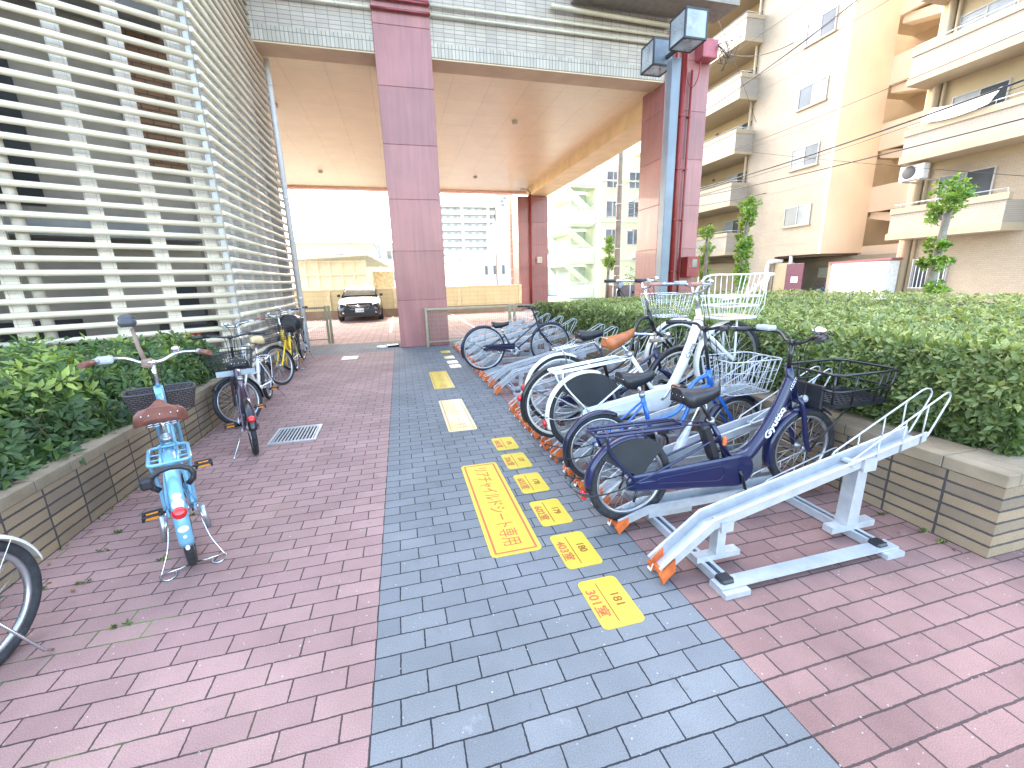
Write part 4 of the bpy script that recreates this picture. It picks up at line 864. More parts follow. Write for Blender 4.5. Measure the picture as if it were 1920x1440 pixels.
# local x runs along the front face; inside is local -y
for t in (.17, .75, 1.30, 2.16, 2.75, 3.35): local_box('pilaster', PIL, t - .072, t + .072, .16, .36, 0, 9.8)
MB().cyl(Cc + dL * 1.96 + V((-.485, .875, 0)) * .11, Cc + dL * 1.96 + V((-.485, .875, 0)) * .11 + V((0, 0, 9.8)), .058, 14).build('rain_pipe', mat('cream_rain_pipe', (.62, .56, .48), .45), LV)
local_box('inner_wall', INNER, .15, 5.5, 1.3, 1.4, 0, 9.8)
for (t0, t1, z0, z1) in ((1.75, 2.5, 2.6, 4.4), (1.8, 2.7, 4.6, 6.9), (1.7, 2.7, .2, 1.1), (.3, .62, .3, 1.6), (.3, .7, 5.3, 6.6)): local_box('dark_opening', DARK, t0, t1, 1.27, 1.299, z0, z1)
local_box('floor_slab', mat('slab_concrete', (.34, .34, .34), .8, 0, .15, 3), .15, 5.5, .75, 1.26, 2.18, 2.42); local_box('floor_slab', mat('slab_concrete_b', (.3, .3, .3), .8, 0, .15, 3), .15, 5.5, .75, 1.26, 5.0, 5.2)
local_box('brick_panel', brickmat('inner_brick', (.32, .17, .09), (.25, .13, .07), (.1, .08, .07), .21, .065, .008, .5, 'xz'), .1, .75, 1.24, 1.268, 3.2, 5.0)
for (t, z) in ((.55, 1.4), (1.4, 1.1)): pass
b = MB()
for i in range(6):
    y = 6.35 + i * .6; b.box(-2.52, y - .09, 0, -2.32, y + .09, 9.8)
b.build('side_pilasters', brickmat('side_pilaster_tile', (.76, .73, .68), (.7, .67, .63), (.45, .43, .41), .105, .07, .004, .0, 'yz', .5, .4), LV)
b = MB(); b.box(-3.2, 6.9, 0, -3.1, 12, 9.8); b.box(-2.6, 9.75, 0, -2.2, 9.95, 9.8)
b.build('side_inner_wall', mat('side_inner_paint', (.42, .40, .37), .8, 0, .2, 2), LV)
b = MB(); b.box(0, -.05, 0, 3, .1, 9.8); o = b.build('end_wall', brickmat('grey_end_tile', (.36, .35, .34), (.30, .29, .29), (.2, .2, .2), .3, .1, .008, .5, 'xz'), LV); o.location = Cc + dL * 2.62; o.rotation_euler = (0, 0, ang)
b = MB(); b.cyl(Cc + dL * 2.56, Cc + dL * 2.56 + V((0, 0, 9.8)), .018, 8); b.build('edge_trim', mat('pale_green_trim', (.55, .62, .55), .5), LV)
# plain boxes stand in for a dark car glimpsed behind the louvres
r = empty('car_stand_in', Cc + dL * .55 + V((-.485, .875, 0)) * .75, ang, 0, 'dark boxes with a red panel standing in for a car behind the louvres', 'car stand-in')
b = MB(); b.bevbox(-.35, -.15, .7, .35, .15, 1.02, .06); b.build('dark_box', BLACK, r); b = MB(); b.bevbox(-.25, .02, .9, .25, .17, 1.22, .05); b.build('top_box', DGREY, r); b = MB(); b.bevbox(-.3, -.12, .0, .3, .12, .68, .03); b.build('box_body', INNER, r); b = MB(); b.box(-.1, .151, .5, .12, .156, .85); b.build('red_panel', RED, r)
# ------------------------------------------------------------------ mesh fences
FEN = mat('olive_fence_paint', (.30, .27, .17), .45, .2, .1, 6)
def fence(label, x0, x1, y, h, posts, z0=.13):
    r = empty('mesh_fence', (0, 0, 0), 0, 0, label, 'fence', 'low olive mesh fences at the passage')
    for x in posts: b = MB(); b.bevbox(x - .03, y - .03, 0, x + .03, y + .03, h + .02, .006); b.build('post', FEN, r)
    b = MB(); b.bevbox(x0, y - .02, h - .05, x1, y + .02, h, .005); b.bevbox(x0, y - .02, z0 - .03, x1, y + .02, z0, .005); b.build('rail', FEN, r)
    m = MB(); n = int((x1 - x0) / .05)
    for i in range(n + 1): x = x0 + (x1 - x0) * i / n; m.box(x - .0026, y - .0026, z0, x + .0026, y + .0026, h - .05)
    k = int((h - z0) / .1)
    for i in range(1, k + 1): z = z0 + i * (h - z0 - .05) / k; m.box(x0, y - .0060, z - .0026, x1, y - .0028, z + .0026)
    m.build('wire_mesh', FEN, r); return r
fence('olive mesh fence panel with double post left of the car', -2.35, -1.66, 10.6, .95, (-2.38, -1.66, -1.58))
fence('long olive mesh fence beside the granite column and far racks', .80, 4.1, 8.84, .90, (.77, 2.78, 2.90, 4.1))
# ------------------------------------------------------------------ street lamp
LP = empty('street_lamp', (5.86, 7.22, 0), 0, 0, 'blue-grey square post lamp with two glass lantern heads', 'street lamp')
SLATE = mat('slate_blue_paint', (.19, .225, .265), .4, .1, .15, 2); MB().bevbox(-.10, -.10, 0, .10, .10, 5.62, .012).build('post', SLATE, LP)
FRM = mat('lantern_frame', (.035, .04, .045), .5, .1); LG = glassmat('lantern_glass', (.52, .58, .64), .12); LGT = mat('clear_lantern_glass', (.62, .70, .74), .12, 0, .2, 3, spec=.8, alpha=.42)
def lantern(y0, back):
    b = MB(); x0, x1, y1, z0, z1 = -.31, .16, y0 + .47, 5.63 - .0, 6.11; t = .030
    for x in (x0, x1 - t):
        for y in (y0, y1 - t): b.box(x, y, z0, x + t, y + t, z1)
    for z in (z0, z1 - t):
        b.box(x0 + t, y0, z, x1 - t, y0 + t, z + t).box(x0 + t, y1 - t, z, x1 - t, y1, z + t).box(x0, y0 + t, z, x0 + t, y1 - t, z + t).box(x1 - t, y0 + t, z, x1, y1 - t, z + t)
    b.box(x0 + t, y0 + t, z1 - .010, x1 - t, y1 - t, z1 - .004)
    fy = y1 - t if back else y0 + t * .2
    o = b.build('lantern_frame', FRM, LP)
    p = MB(); e = .006
    p.box(x0 + e, y0 + t, z0 + t, x0 + e + .004, y1 - t, z1 - t).box(x1 - e - .004, y0 + t, z0 + t, x1 - e, y1 - t, z1 - t).box(x0 + t, y0 + t, z0 + e, x1 - t, y1 - t, z0 + e + .004)
    (p.box(x0 + t, y0 + e, z0 + t, x1 - t, y0 + e + .004, z1 - t) if back else p.box(x0 + t, y1 - e - .004, z0 + t, x1 - t, y1 - e, z1 - t))
    p.build('lantern_glass', LGT, o)
    q = MB(); yb = (y1 - .009, y1 - .003) if back else (y0 + .002, y0 + .008); q.box(x0 + t, yb[0], z0 + t, x1 - t, yb[1], z1 - t); q.build('lantern_back_plate', mat('lantern_plate', (.16, .19, .22), .45) if 'lantern_plate' not in bpy.data.materials else bpy.data.materials['lantern_plate'], o)
    MB().cyl(((x0 + x1) / 2, (y0 + y1) / 2, z1 - .02), ((x0 + x1) / 2, (y0 + y1) / 2, z1 - .2), .06, 12).build('bulb', WHITE, o)
LP_y = 7.22
lantern(6.49 - LP_y, True); lantern(7.48 - LP_y, False)
MB().box(-.03, -.30, 5.75, .03, .30, 5.81).build('bracket_arm', FRM, LP)
# ------------------------------------------------------------------ parked car
def make_car():
    r = empty('parked_car', (-1.42, 17.2, 0), PI * .5 + .03, 0, 'dark glossy hatchback parked facing the camera beyond the passage', 'car')
    PAINT = mat('car_paint', (.022, .025, .035), .25, .0, .1, 2, coat=.7); GL = glassmat('car_glass', (.10, .13, .13), .05); CH = CHROME
    # local x: rear direction, y lateral. stations (x, half width, sill z, belt z, nose/hood z)
    b = MB(); st_ = [(-.0, .62, .30, .50, .60), (.06, .78, .22, .52, .70), (.25, .84, .20, .60, .76), (.6, .87, .20, .70, .86), (1.1, .88, .20, .80, .96), (2.2, .88, .20, .86, 1.0), (3.4, .87, .20, .88, 1.02), (4.1, .84, .24, .86, 1.0), (4.3, .74, .32, .7, .9)]
    rings = []
    for x, w, s0, bz, hz in st_: rings.append([(x, -w * .92, s0), (x, -w, s0 + .12), (x, -w, bz), (x, -w * .9, hz - .02), (x, -w * .5, hz + .015), (x, 0, hz + .025), (x, w * .5, hz + .015), (x, w * .9, hz - .02), (x, w, bz), (x, w, s0 + .12), (x, w * .92, s0)])
    b.loft(rings, True, True); body = b.build('body', PAINT, r)
    b = MB(); gs = [(1.15, .76, 1.0, .74), (1.95, .70, 1.38, .58), (2.4, .69, 1.43, .58), (3.3, .69, 1.40, .56), (3.95, .72, 1.15, .62)]
    roof = [[(x, -w, .93), (x, -(w * .5 + t * .5), (.93 + z) / 2 + .02), (x, -t, z - .03), (x, -t * .5, z), (x, 0, z + .008), (x, t * .5, z), (x, t, z - .03), (x, (w * .5 + t * .5), (.93 + z) / 2 + .02), (x, w, .93)] for x, w, z, t in gs]
    b.loft(roof, True, True); b.build('cabin', PAINT, r)
    g_ = MB(); g_.add([(1.19, -.66, 1.015), (1.19, .66, 1.015), (1.90, .54, 1.365), (1.90, -.54, 1.365)], [(0, 1, 2, 3)]); g_.xf(lambda p: p + V((-.035, 0, .02))); g_.build('windscreen', GL, r)
    for sd in (-1, 1):
        w_ = MB(); w_.add([(1.75, sd * .735, 1.03), (3.6, sd * .73, 1.05), (3.2, sd * .655, 1.33), (2.1, sd * .655, 1.34)], [(0, 1, 2, 3)]); w_.build('side_window', GL, r)
        h = MB(); h.loft([[(.02 + .10 * k, sd * (.50 + .13 * k), .60 + .02 * k), (.02 + .10 * k, sd * (.52 + .13 * k), .70 + .025 * k), (.05 + .10 * k, sd * (.50 + .13 * k), .71 + .025 * k), (.05 + .1 * k, sd * (.5 + .13 * k), .6 + .02 * k)] for k in (0, 1, 2.3)], True, False); h.build('headlight', LG, r)
        MB().lathe((.03, sd * .62, .36), [(0, -.03), (.05, -.03), (.05, .01), (0, .01)], 12, 'x', closedprof=False).build('fog_lamp', CH, r)
        m = MB(); m.bevbox(1.45, min(sd * .82, sd * .95), .98, 1.55, max(sd * .82, sd * .95), 1.09, .02); m.build('mirror', PAINT, r)
        for x in (.85, 3.45):
            t_ = MB(); y0 = sd * .80; t_.lathe((x, y0, .32), [(.20, -.10), (.31, -.10), (.32, -.06), (.32, .06), (.31, .10), (.20, .10)], 26); wo = t_.build('wheel', TYRE, r); MB().lathe((x, y0 + sd * .08, .32), [(0, 0), (.2, .01), (.21, .0)], 20, closedprof=False).build('hub_cap', ALU, wo)
    gr = MB(); gr.box(-.035, -.42, .52, -.01, .42, .64); gr.build('grille', BLACK, r); gc = MB(); gc.tube([(-.04, y, z) for y, z in ((-.42, .655), (.42, .655), (.34, .51), (-.34, .51))], .012, 6, closed=True); gc.tube([(-.045, -.3, .6), (-.045, .3, .6)], .009, 6); gc.sphere((-.045, 0, .6), .045, 10, 6, (.3, 1.3, .8)); gc.build('grille_trim', CH, r)
    MB().bevbox(-.02, -.6, .22, .03, .6, .40, .01).build('air_intake', BLACK, r)
    pl = MB(); pl.bevbox(-.055, -.165, .385, -.045, .165, .55, .003); po = pl.build('number_plate', WHITE, r); put_text('plate_lettering', '・17-89', .1, basis_m((-.0565, 0, .445), (0, -1, 0), (0, 0, 1)), mat('green_ink', (.05, .12, .08), .5), po, fitw=.28, fith=.07, bold=.001)
make_car()
# ------------------------------------------------------------------ walls and buildings behind
WB = brickmat('ochre_block_wall', (.90, .72, .40), (.86, .68, .37), (.66, .5, .27), .4, .2, .006, .0, 'xz', .9, .3, stain=.1)
r = empty('boundary_wall', (0, 0, 0), 0, 0, 'low ochre block wall along the back of the car park', 'wall')
MB().box(-9, 20.0, .33, 6.3, 20.18, 1.24).build('wall_panel', WB, r); MB().box(-9, 19.97, 0, 6.3, 20.2, .33).build('plinth', mat('brown_plinth', (.42, .26, .17), .9, 0, .15, 3), r); MB().bevbox(-9, 19.96, 1.24, 6.3, 20.22, 1.29, .01).build('coping', mat('ochre_coping', (.92, .78, .5), .8), r)
for x in (-6, -2.95, 0, 3.05, 6.2): MB().bevbox(x - .08, 19.94, .33, x + .08, 19.999, 1.24, .005).build('pier', mat('ochre_pier', (.92, .76, .46), .8), r)
HZ = .0
def facade_windows(parent, pts, w, h, face, m_f, m_g, axis='y', off=.02, mull=True):
    for (a, z) in pts:
        b = MB(); t = .06
        def bx(u0, z0, u1, z1, d0, d1):
            if axis == 'y': b.box(u0, face - d1, z0, u1, face - d0, z1)
            else: b.box(face - d1, u0, z0, face - d0, u1, z1)
        bx(a - w / 2, z, a + w / 2, z + t, 0, .06); bx(a - w / 2, z + h - t, a + w / 2, z + h, 0, .06); bx(a - w / 2, z + t, a - w / 2 + t, z + h - t, 0, .06); bx(a + w / 2 - t, z + t, a + w / 2, z + h - t, 0, .06)
        if mull: bx(a - t / 2, z + t, a + t / 2, z + h - t, 0, .045)
        o = b.build('window', m_f, parent); b = MB(); bx(a - w / 2 + t, z + t, a + w / 2 - t, z + h - t, .005, .02); b.build('pane', m_g, o)
PALEW = mat('white_frame', (.75, .75, .74), .4); PGL = glassmat('window_glass', (.22, .27, .30), .08); PGL2 = glassmat('window_glass_pale', (.45, .52, .56), .1); CURT = mat('dark_window', (.16, .18, .20), .15, spec=.8)
# shelter with mesh wall
r = empty('mesh_shelter', (0, 0, 0), 0, 0, 'cream framed shelter with mesh walls behind the ochre wall', 'shelter')
SHM = mat('cream_steel', (.95, .9, .68), .6); SHP = mat('cream_mesh_panel', (.88, .80, .62), .8, 0, .1, 3)
MB().box(-6.0, 28.0, 0, -1.75, 28.05, 2.9).build('mesh_wall', SHP, r)
b = MB()
for x in (-6.0, -5.3, -4.6, -3.9, -3.2, -2.5, -1.78): b.box(x, 27.9, 0, x + .07, 27.99, 2.95)
for z in (1.25, 2.1, 2.9): b.box(-6.0, 27.88, z, -1.7, 27.96, z + .07)
b.build('frame', SHM, r)
MB().add([(-6.4, 27.4, 3.0), (-1.5, 27.4, 3.25), (-.2, 31, 2.6), (-6.4, 31, 3.0), (-6.4, 27.4, 3.1), (-1.5, 27.4, 3.35), (-.2, 31, 2.7), (-6.4, 31, 3.1)], [(0, 1, 2, 3), (4, 5, 6, 7), (0, 1, 5, 4), (1, 2, 6, 5), (2, 3, 7, 6)]).build('roof', mat('pale_green_roof', (.85, .9, .7), .6), r)
b = MB(); b.box(-1.5, 30.8, 0, -.1, 31, 2.35); b.build('side_panel', mat('straw_panel', (.85, .68, .42), .8, 0, .25, 5), r)
r = empty('low_house', (0, 0, 0), 0, 0, 'pale cream flat-roofed house behind the mesh shelter', 'building')
MB().box(-7.5, 36, 0, -1.5, 44, 4.7).build('wall', mat('house_cream', (.72, .66, .5), .8, 0, .05, 1), r); MB().bevbox(-7.6, 35.9, 4.7, -1.4, 44.1, 4.85, .02).build('roof', PALEW, r); facade_windows(r, [(-4.2, 3.1), (-6.3, 3.1)], .9, .9, 36, PALEW, PGL2)
r = empty('white_house', (0, 0, 0), 0, 0, 'white house with a blue-grey upper block left of the central column', 'building')
MB().box(-1.3, 46, 0, 3.5, 52, 5.6).build('wall', PALEW, r); MB().box(-1.8, 50, 4.5, -.6, 54, 6.0).build('upper_block', mat('blue_grey_block', (.3, .38, .5), .8), r); facade_windows(r, [(-.2, 1.8), (1.6, 1.8), (-.2, 3.9)], 1.1, 1.0, 46, PALEW, PGL)
# far apartment slab
r = empty('apartment_block', (0, 0, 0), 0, 0, 'tall pale apartment slab with rows of balconies far beyond the car park', 'building')
FARWIN = mat('hazy_window', (.40, .42, .44), .4); FARW = mat('hazy_cream', (.80, .74, .64), .8, 0, .04, .1); FARB = mat('hazy_balcony', (.84, .83, .80), .7); FARD = mat('hazy_recess', (.68, .67, .64), .7, 0, .1, .3); FART = mat('far_tower', (.58, .50, .42), .8)  # pale tones put distance haze and glow into the far buildings' colours
MB().box(4, 151, 0, 34.5, 160, 26.6).build('wall', FARD, r)
b = MB(); b.box(4, 149.6, 26.2, 34.5, 151, 26.9)
for x in (4, 13.2, 22.6, 31.6): b.box(x, 149.7, 0, x + .9, 151, 26.2)
b.build('frame', FARW, r)
for i in range(10):
    z = .6 + i * 2.6; b = MB(); b.box(4, 149.55, z, 34.4, 149.75, z + 1.1); b.build('balcony', FARB, r); b = MB(); b.box(4, 149.75, z - .22, 34.4, 151, z); b.build('balcony_slab', FARW, r)
    for k in range(12): w_ = MB(); x = 5.6 + k * 2.45; w_.box(x, 150.93, z + .2, x + 1.1, 150.99, z + 2.0); w_.build('window', FARWIN, r)
MB().box(34.6, 147, 0, 39.5, 158, 30).build('stair_tower', FART, r)
for dx, dz in ((0, 0), (1.0, 1.0), (.3, -1.2)): MB().bevbox(36.0 + dx, 146.8, 27.5 + dz, 36.8 + dx, 146.99, 28.1 + dz, .05).build('roof_sign_patch', CURT, r)
MB().add([(35.0, 146.9, 25.5), (35.8, 146.9, 25.5), (37.0, 146.9, 23.4), (36.6, 146.9, 23.0)], [(0, 1, 2, 3)]).build('stair_tower_mark', PALEW, r)
MB().box(39.6, 152, 0, 60, 160, 26.4).build('rear_wing', FARW, r)
for i in range(10): MB().box(39.6, 151.8, .6 + i * 2.6, 60, 151.99, 1.7 + i * 2.6).build('wing_balcony', FARB, r)
r = empty('factory', (0, 0, 0), 0, 0, 'white gabled factory hall with a row of small windows', 'building')
MB().add([(7.6, 46, 0), (13.6, 40, 0), (17, 40, 0), (17, 60, 0), (7.6, 60, 0), (7.6, 46, 3.9), (13.6, 40, 5.6), (17, 40, 5.8), (17, 60, 5.8), (7.6, 60, 3.9)], [(0, 1, 6, 5), (1, 2, 7, 6), (2, 3, 8, 7), (3, 4, 9, 8), (4, 0, 5, 9), (5, 6, 7, 8, 9)]).build('wall', mat('factory_white', (.78, .79, .82), .7, 0, .03, 1), r)
for i in range(6):
    t = .3 + i * .125; x = 7.6 + 6 * t; y = 46 - 6 * t; b = MB(); b.box(-.16, -.03, 2.2, .16, .0, 3.1); o = b.build('window', CURT, r); o.location = (x - .02, y - .03, 0); o.rotation_euler = (0, 0, -PI / 4)
r = empty('row_house', (0, 0, 0), 0, 0, 'long two-storey cream house with outside galleries behind the ochre wall', 'building')
MB().box(9.5, 70, 0, 17, 95, 6.5).build('wall', mat('gallery_cream', (.72, .66, .52), .8), r)
for z in (2.6, 5.2): MB().box(9.0, 69.5, z, 9.5, 95, z + .15).box(8.95, 69.4, z + .15, 9.0, 95, z + .9).build('gallery', FARB, r)
for z in (.6, 3.4):
    for k in range(6): w_ = MB(); w_.box(10.2 + k * 1.1, 69.93, z, 10.8 + k * 1.1, 69.99, z + 1.6); w_.build('window', CURT, r)
# distant tree-height clutter kept plain: poles
def pole(label, x, y, h, r0, m, extras=True):
    r = empty('utility_pole', (x, y, 0), 0, 0, label, 'utility pole', 'concrete utility poles'); MB().cyl((0, 0, 0), (0, 0, h), r0, 14, r2=r0 * .7).build('shaft', m, r)
    if extras:
        b = MB()
        for z in (1.6, 2.1, 3.0, 4.4, 5.2, 6.1): b.lathe((0, 0, z), [(r0 * 1.02, -.02), (r0 * 1.06, -.02), (r0 * 1.06, .02), (r0 * 1.02, .02)], 14, 'z')
        b.build('steel_band', PALEW, r); b = MB(); b.box(-.7, -.05, h - 1, .7, .05, h - .9); b.build('cross_arm', GALV, r)
    return r
CONC = mat('pole_concrete', (.33, .28, .24), .85, 0, .15, 4)
p_ = pole('grey concrete utility pole in front of the mint green flats', 11.66, 20.0, 9.5, .16, CONC)
b = MB(); b.cyl((0, -.1, 4.0), (.5, -.2, 3.95), .02, 6); b.sphere((.62, -.2, 3.88), .16, 12, 7, (1.7, 1, .45)); b.build('lamp_arm', CHROME, p_)
pole('pale slender utility pole standing behind the ochre wall', 6.75, 23.5, 9.5, .13, mat('pole_pale', (.55, .50, .44), .85), True)
pole('thin brown steel pole left of the pale utility pole', 8.2, 34, 5.6, .06, mat('pole_brown', (.35, .28, .22), .8), False)
# mint green flats
r = empty('mint_flats', (0, 0, 0), 0, 0, 'pale mint green flats with zigzag outside stairs seen under the canopy', 'building')
MINT = mat('mint_render', (.76, .84, .66), .8, 0, .06, .6); MINTY = mat('yellow_mint_render', (.86, .88, .58), .8, 0, .06, .6); MINTD = mat('mint_shade', (.60, .68, .58), .8)
MB().box(14.9, 29.0, 0, 32, 70, 10.0).build('side_wall', MINT, r); MB().box(15.05, 28.9, 0, 32, 28.99, 9.9).build('front_wall', MINTY, r)
for z in (2.75, 5.5, 8.3): MB().box(15.05, 28.82, z, 32, 28.899, z + .12).build('floor_band', MINT, r)
facade_windows(r, [(x, z) for z in (3.9, 6.1 - .25 + .0, 7.85) for x in (15.85 + .1, 17.75, 20.2)], 1.1, 1.15, 28.9, PALEW, PGL)
for (x, z) in ((18.3, 7.0), (18.0, 2.9)): MB().bevbox(x - .3, 28.5, z, x + .3, 28.88, z + .5, .02).build('air_conditioner', PALEW, r)
for k in range(4):
    z = 2.7 * k + .05
    MB().box(12.9, 29.6, z - .15, 14.89, 31.2, z).build('stair_landing', MINT, r)
    b = MB(); b.box(12.8, 29.5, z, 12.9, 31.2, z + 1.0); b.box(12.9, 29.5, z, 14.85, 29.6, z + 1.0); b.build('landing_parapet', MINT, r)
    b = MB(); b.add([(12.8, 31.2, z + 1.0), (12.8, 34.2, z + 2.4), (12.8, 34.2, z + 1.3), (12.8, 31.2, z - .1), (12.9, 31.2, z + 1.0), (12.9, 34.2, z + 2.4), (12.9, 34.2, z + 1.3), (12.9, 31.2, z - .1)], [(0, 1, 2, 3), (4, 5, 6, 7), (0, 1, 5, 4), (2, 3, 7, 6)]); b.build('stair_flank', MINT, r)
    b = MB(); b.cyl((12.85, 29.55, z + 1.15), (12.85, 31.2, z + 1.15), .03, 6).cyl((12.85, 29.55, z + 1.15), (14.8, 29.55, z + 1.15), .03, 6)
    for q in range(5): b.cyl((12.9 + q * .45, 29.55, z + 1.0), (12.9 + q * .45, 29.55, z + 1.15), .02, 5)
    b.build('handrail', PALEW, r)
    b = MB(); b.box(13.6, 31.3, z - .1, 14.89, 31.4, z + 2.4); b.build('stair_back', MINTD, r)
    b = MB(); b.add([(13.0, 29.7, z + 2.5), (14.6, 29.7, z + 1.2), (14.6, 31, z + 1.2), (13.0, 31, z + 2.5), (13.0, 29.7, z + 2.4), (14.6, 29.7, z + 1.1), (14.6, 31, z + 1.1), (13.0, 31, z + 2.4)], [(0, 1, 2, 3), (4, 5, 6, 7), (0, 1, 5, 4), (1, 2, 6, 5), (2, 3, 7, 6), (3, 0, 4, 7)]); b.build('stair_flight', MINTD, r)
for k in range(1, 4):
    z = 2.7 * k; MB().box(13.6, 34.2, z - .15, 14.89, 60, z).box(13.5, 34.2, z - .15, 13.6, 60, z + 1.0).build('gallery', MINT, r)
    for y in (36, 40, 44, 48): MB().box(14.85, y, z, 14.895, y + 1.5, z + 1.9).build('gallery_door', PALEW, r)
for y in (31.5, 34.5, 38): MB().box(14.8, y, 0, 14.895, y + 2.3, 2.2).build('garage_door', MINTD, r)
# scooter group at the end of the hedge
r = empty('parked_scooter', (9.9, 15.3, 0), 2.2, 0, 'dark scooter with windscreen parked beyond the hedge', 'scooter')
for x in (-.6, .6): w_ = MB(); w_.lathe((x, 0, .24), [(.13, -.05), (.22, -.05), (.24, 0), (.22, .05), (.13, .05)], 18); w_.build('wheel', TYRE, r)
b = MB(); b.loft([[(x, y * w, z0 + zz * (z1 - z0)) for y, zz in ((-1, 0), (-1, .8), (-.5, 1), (.5, 1), (1, .8), (1, 0))] for x, w, z0, z1 in ((-.85, .12, .45, .75), (-.5, .17, .3, .82), (0, .15, .25, .6), (.35, .18, .25, .6), (.6, .2, .4, 1.0), (.7, .12, .6, 1.02))], True, True); b.build('body', BLACKM, r)
b = MB(); b.bevbox(-.7, -.14, .82, .0, .14, .92, .04); b.build('seat', BLACK, r); b = MB(); b.add([(.62, -.2, 1.0), (.62, .2, 1.0), (.45, .17, 1.42), (.45, -.17, 1.42)], [(0, 1, 2, 3)]); b.build('windscreen', LG, r); b = MB(); b.tube([(.5, -.35, 1.08), (.6, 0, 1.02), (.5, .35, 1.08)], .016, 6); b.cyl((.5, .33, 1.08), (.5, .42, 1.3), .006, 5); b.sphere((.5, .43, 1.34), .07, 8, 6, (.4, 1, 1)); b.build('handlebar', BLACK, r)
r = empty('tarp_heap', (11.0, 15.8, 0), .4, 0, 'bright blue tarpaulin bundled beside the scooter', 'tarpaulin'); b = MB(); b.sphere((0, 0, .55), .62, 22, 14, (1.2, .7, .85)); b.xf(lambda p: p + V((.05 * math.sin(p.z * 17 + p.x * 9), .05 * math.sin(p.x * 15), .07 * math.sin(p.x * 11 + p.y * 13)))); b.build('tarp', mat('blue_tarp', (.06, .24, .72), .5, 0, .2, 6, .4), r); MB().box(-.5, -.3, 0, .5, .3, .3).build('pallet', DGREY, r)
r = empty('brick_bin', (10.7, 17.2, 0), 0, 0, 'low brown storage unit behind the blue tarpaulin', 'storage unit'); MB().bevbox(-.9, -.3, 0, .9, .3, 1.15, .02).build('cabinet', mat('bin_brown', (.22, .16, .13), .8), r); b = MB()
for x in (-.88, 0, .88): b.box(x - .02, -.33, 0, x + .02, -.3, 1.2)
b.box(-.9, -.33, .55, .9, -.3, .6); b.build('bin_frame', PALEW, r)
# ------------------------------------------------------------------ cream apartment buildings on the right
CTILE = brickmat('cream_wall_tile', (.43, .35, .26), (.395, .32, .235), (.32, .26, .19), .2, .075, .006, .5, 'yz', .6, .3, stain=.08)
CTILEG = brickmat('greige_balcony_tile', (.33, .29, .24), (.30, .26, .215), (.40, .36, .30), .11, .06, .006, .0, 'yz', .6, .3, stain=.08)
CPAINT = mat('cream_paint_wall', (.44, .355, .22), .75, 0, .06, .6); CBAND = mat('cream_band', (.40, .325, .22), .7, 0, .05, .8); OCH = mat('bounce_tinted_wall', (.80, .655, .48), .75, 0, .08, .5); OCHD = mat('shaded_stair_wall', (.66, .53, .38), .8, 0, .12, .7); STD = mat('stair_shadow', (.14, .10, .07), .9, 0, .2, .8)  # bounced light is put into the end-wall tone, recess shade into its darker copy
CURTW = mat('white_curtain_glass', (.30, .34, .36), .3, spec=.4, var=.25, scale=1.5); DGL = mat('dark_reflecting_glass', (.07, .09, .11), .12, spec=.5, var=.3, scale=1)
WFR = mat('window_frame_grey', (.42, .40, .37), .45)
def win_x(parent, face, y0, y1, z0, z1, mg=CURTW, mg2=None, bars=False, transom=False):
    """window on a wall x = face that looks towards -x"""
    b = MB(); t = .05; f0, f1 = face - .045, face - .002
    b.box(f0, y0, z0, f1, y1, z0 + t).box(f0, y0, z1 - t, f1, y1, z1).box(f0, y0, z0 + t, f1, y0 + t, z1 - t).box(f0, y1 - t, z0 + t, f1, y1, z1 - t); ym = (y0 + y1) / 2; b.box(f0 + .006, ym - t / 2, z0 + t, f1, ym + t / 2, z1 - t)
    if transom: b.box(f0 + .004, ym + t / 2, z1 - .28, f1, y1 - t, z1 - .24)
    o = b.build('window', WFR, parent); p = MB(); p.box(face - .02, ym + t / 2, z0 + t, face - .005, y1 - t, z1 - t); p.build('pane', mg, o); p = MB(); p.box(face - .02, y0 + t, z0 + t, face - .005, ym - t / 2, z1 - t); p.build('pane', mg2 or mg, o)
    s = MB(); s.box(face - .09, y0 - .06, z0 - .06, face, y1 + .06, z0 - .001); s.build('sill', CBAND, o); return o
A = empty('cream_flats', (0, 0, 0), 0, 0, 'cream tiled apartment building with warm-tinted shaded end wall and corner balconies, behind the second street tree', 'building')
XF = 21.0; H_ = 20.2
b = MB(); b.box(XF, 16.45, 2.42, 21.25, 21.7, H_).box(XF, 19.0, 0, 21.25, 21.7, 2.42); b.build('front_wall', CTILE, A)
b = MB(); b.box(XF + .9, 21.7, 0, 22.1, 45, H_); b.build('recessed_wall', CPAINT, A)
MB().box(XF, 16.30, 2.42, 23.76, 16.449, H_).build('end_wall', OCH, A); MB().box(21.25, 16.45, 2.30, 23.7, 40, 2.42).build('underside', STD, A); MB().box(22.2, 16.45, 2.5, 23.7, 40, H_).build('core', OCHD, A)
FL = [3.01 + 2.85 * i for i in range(6)]
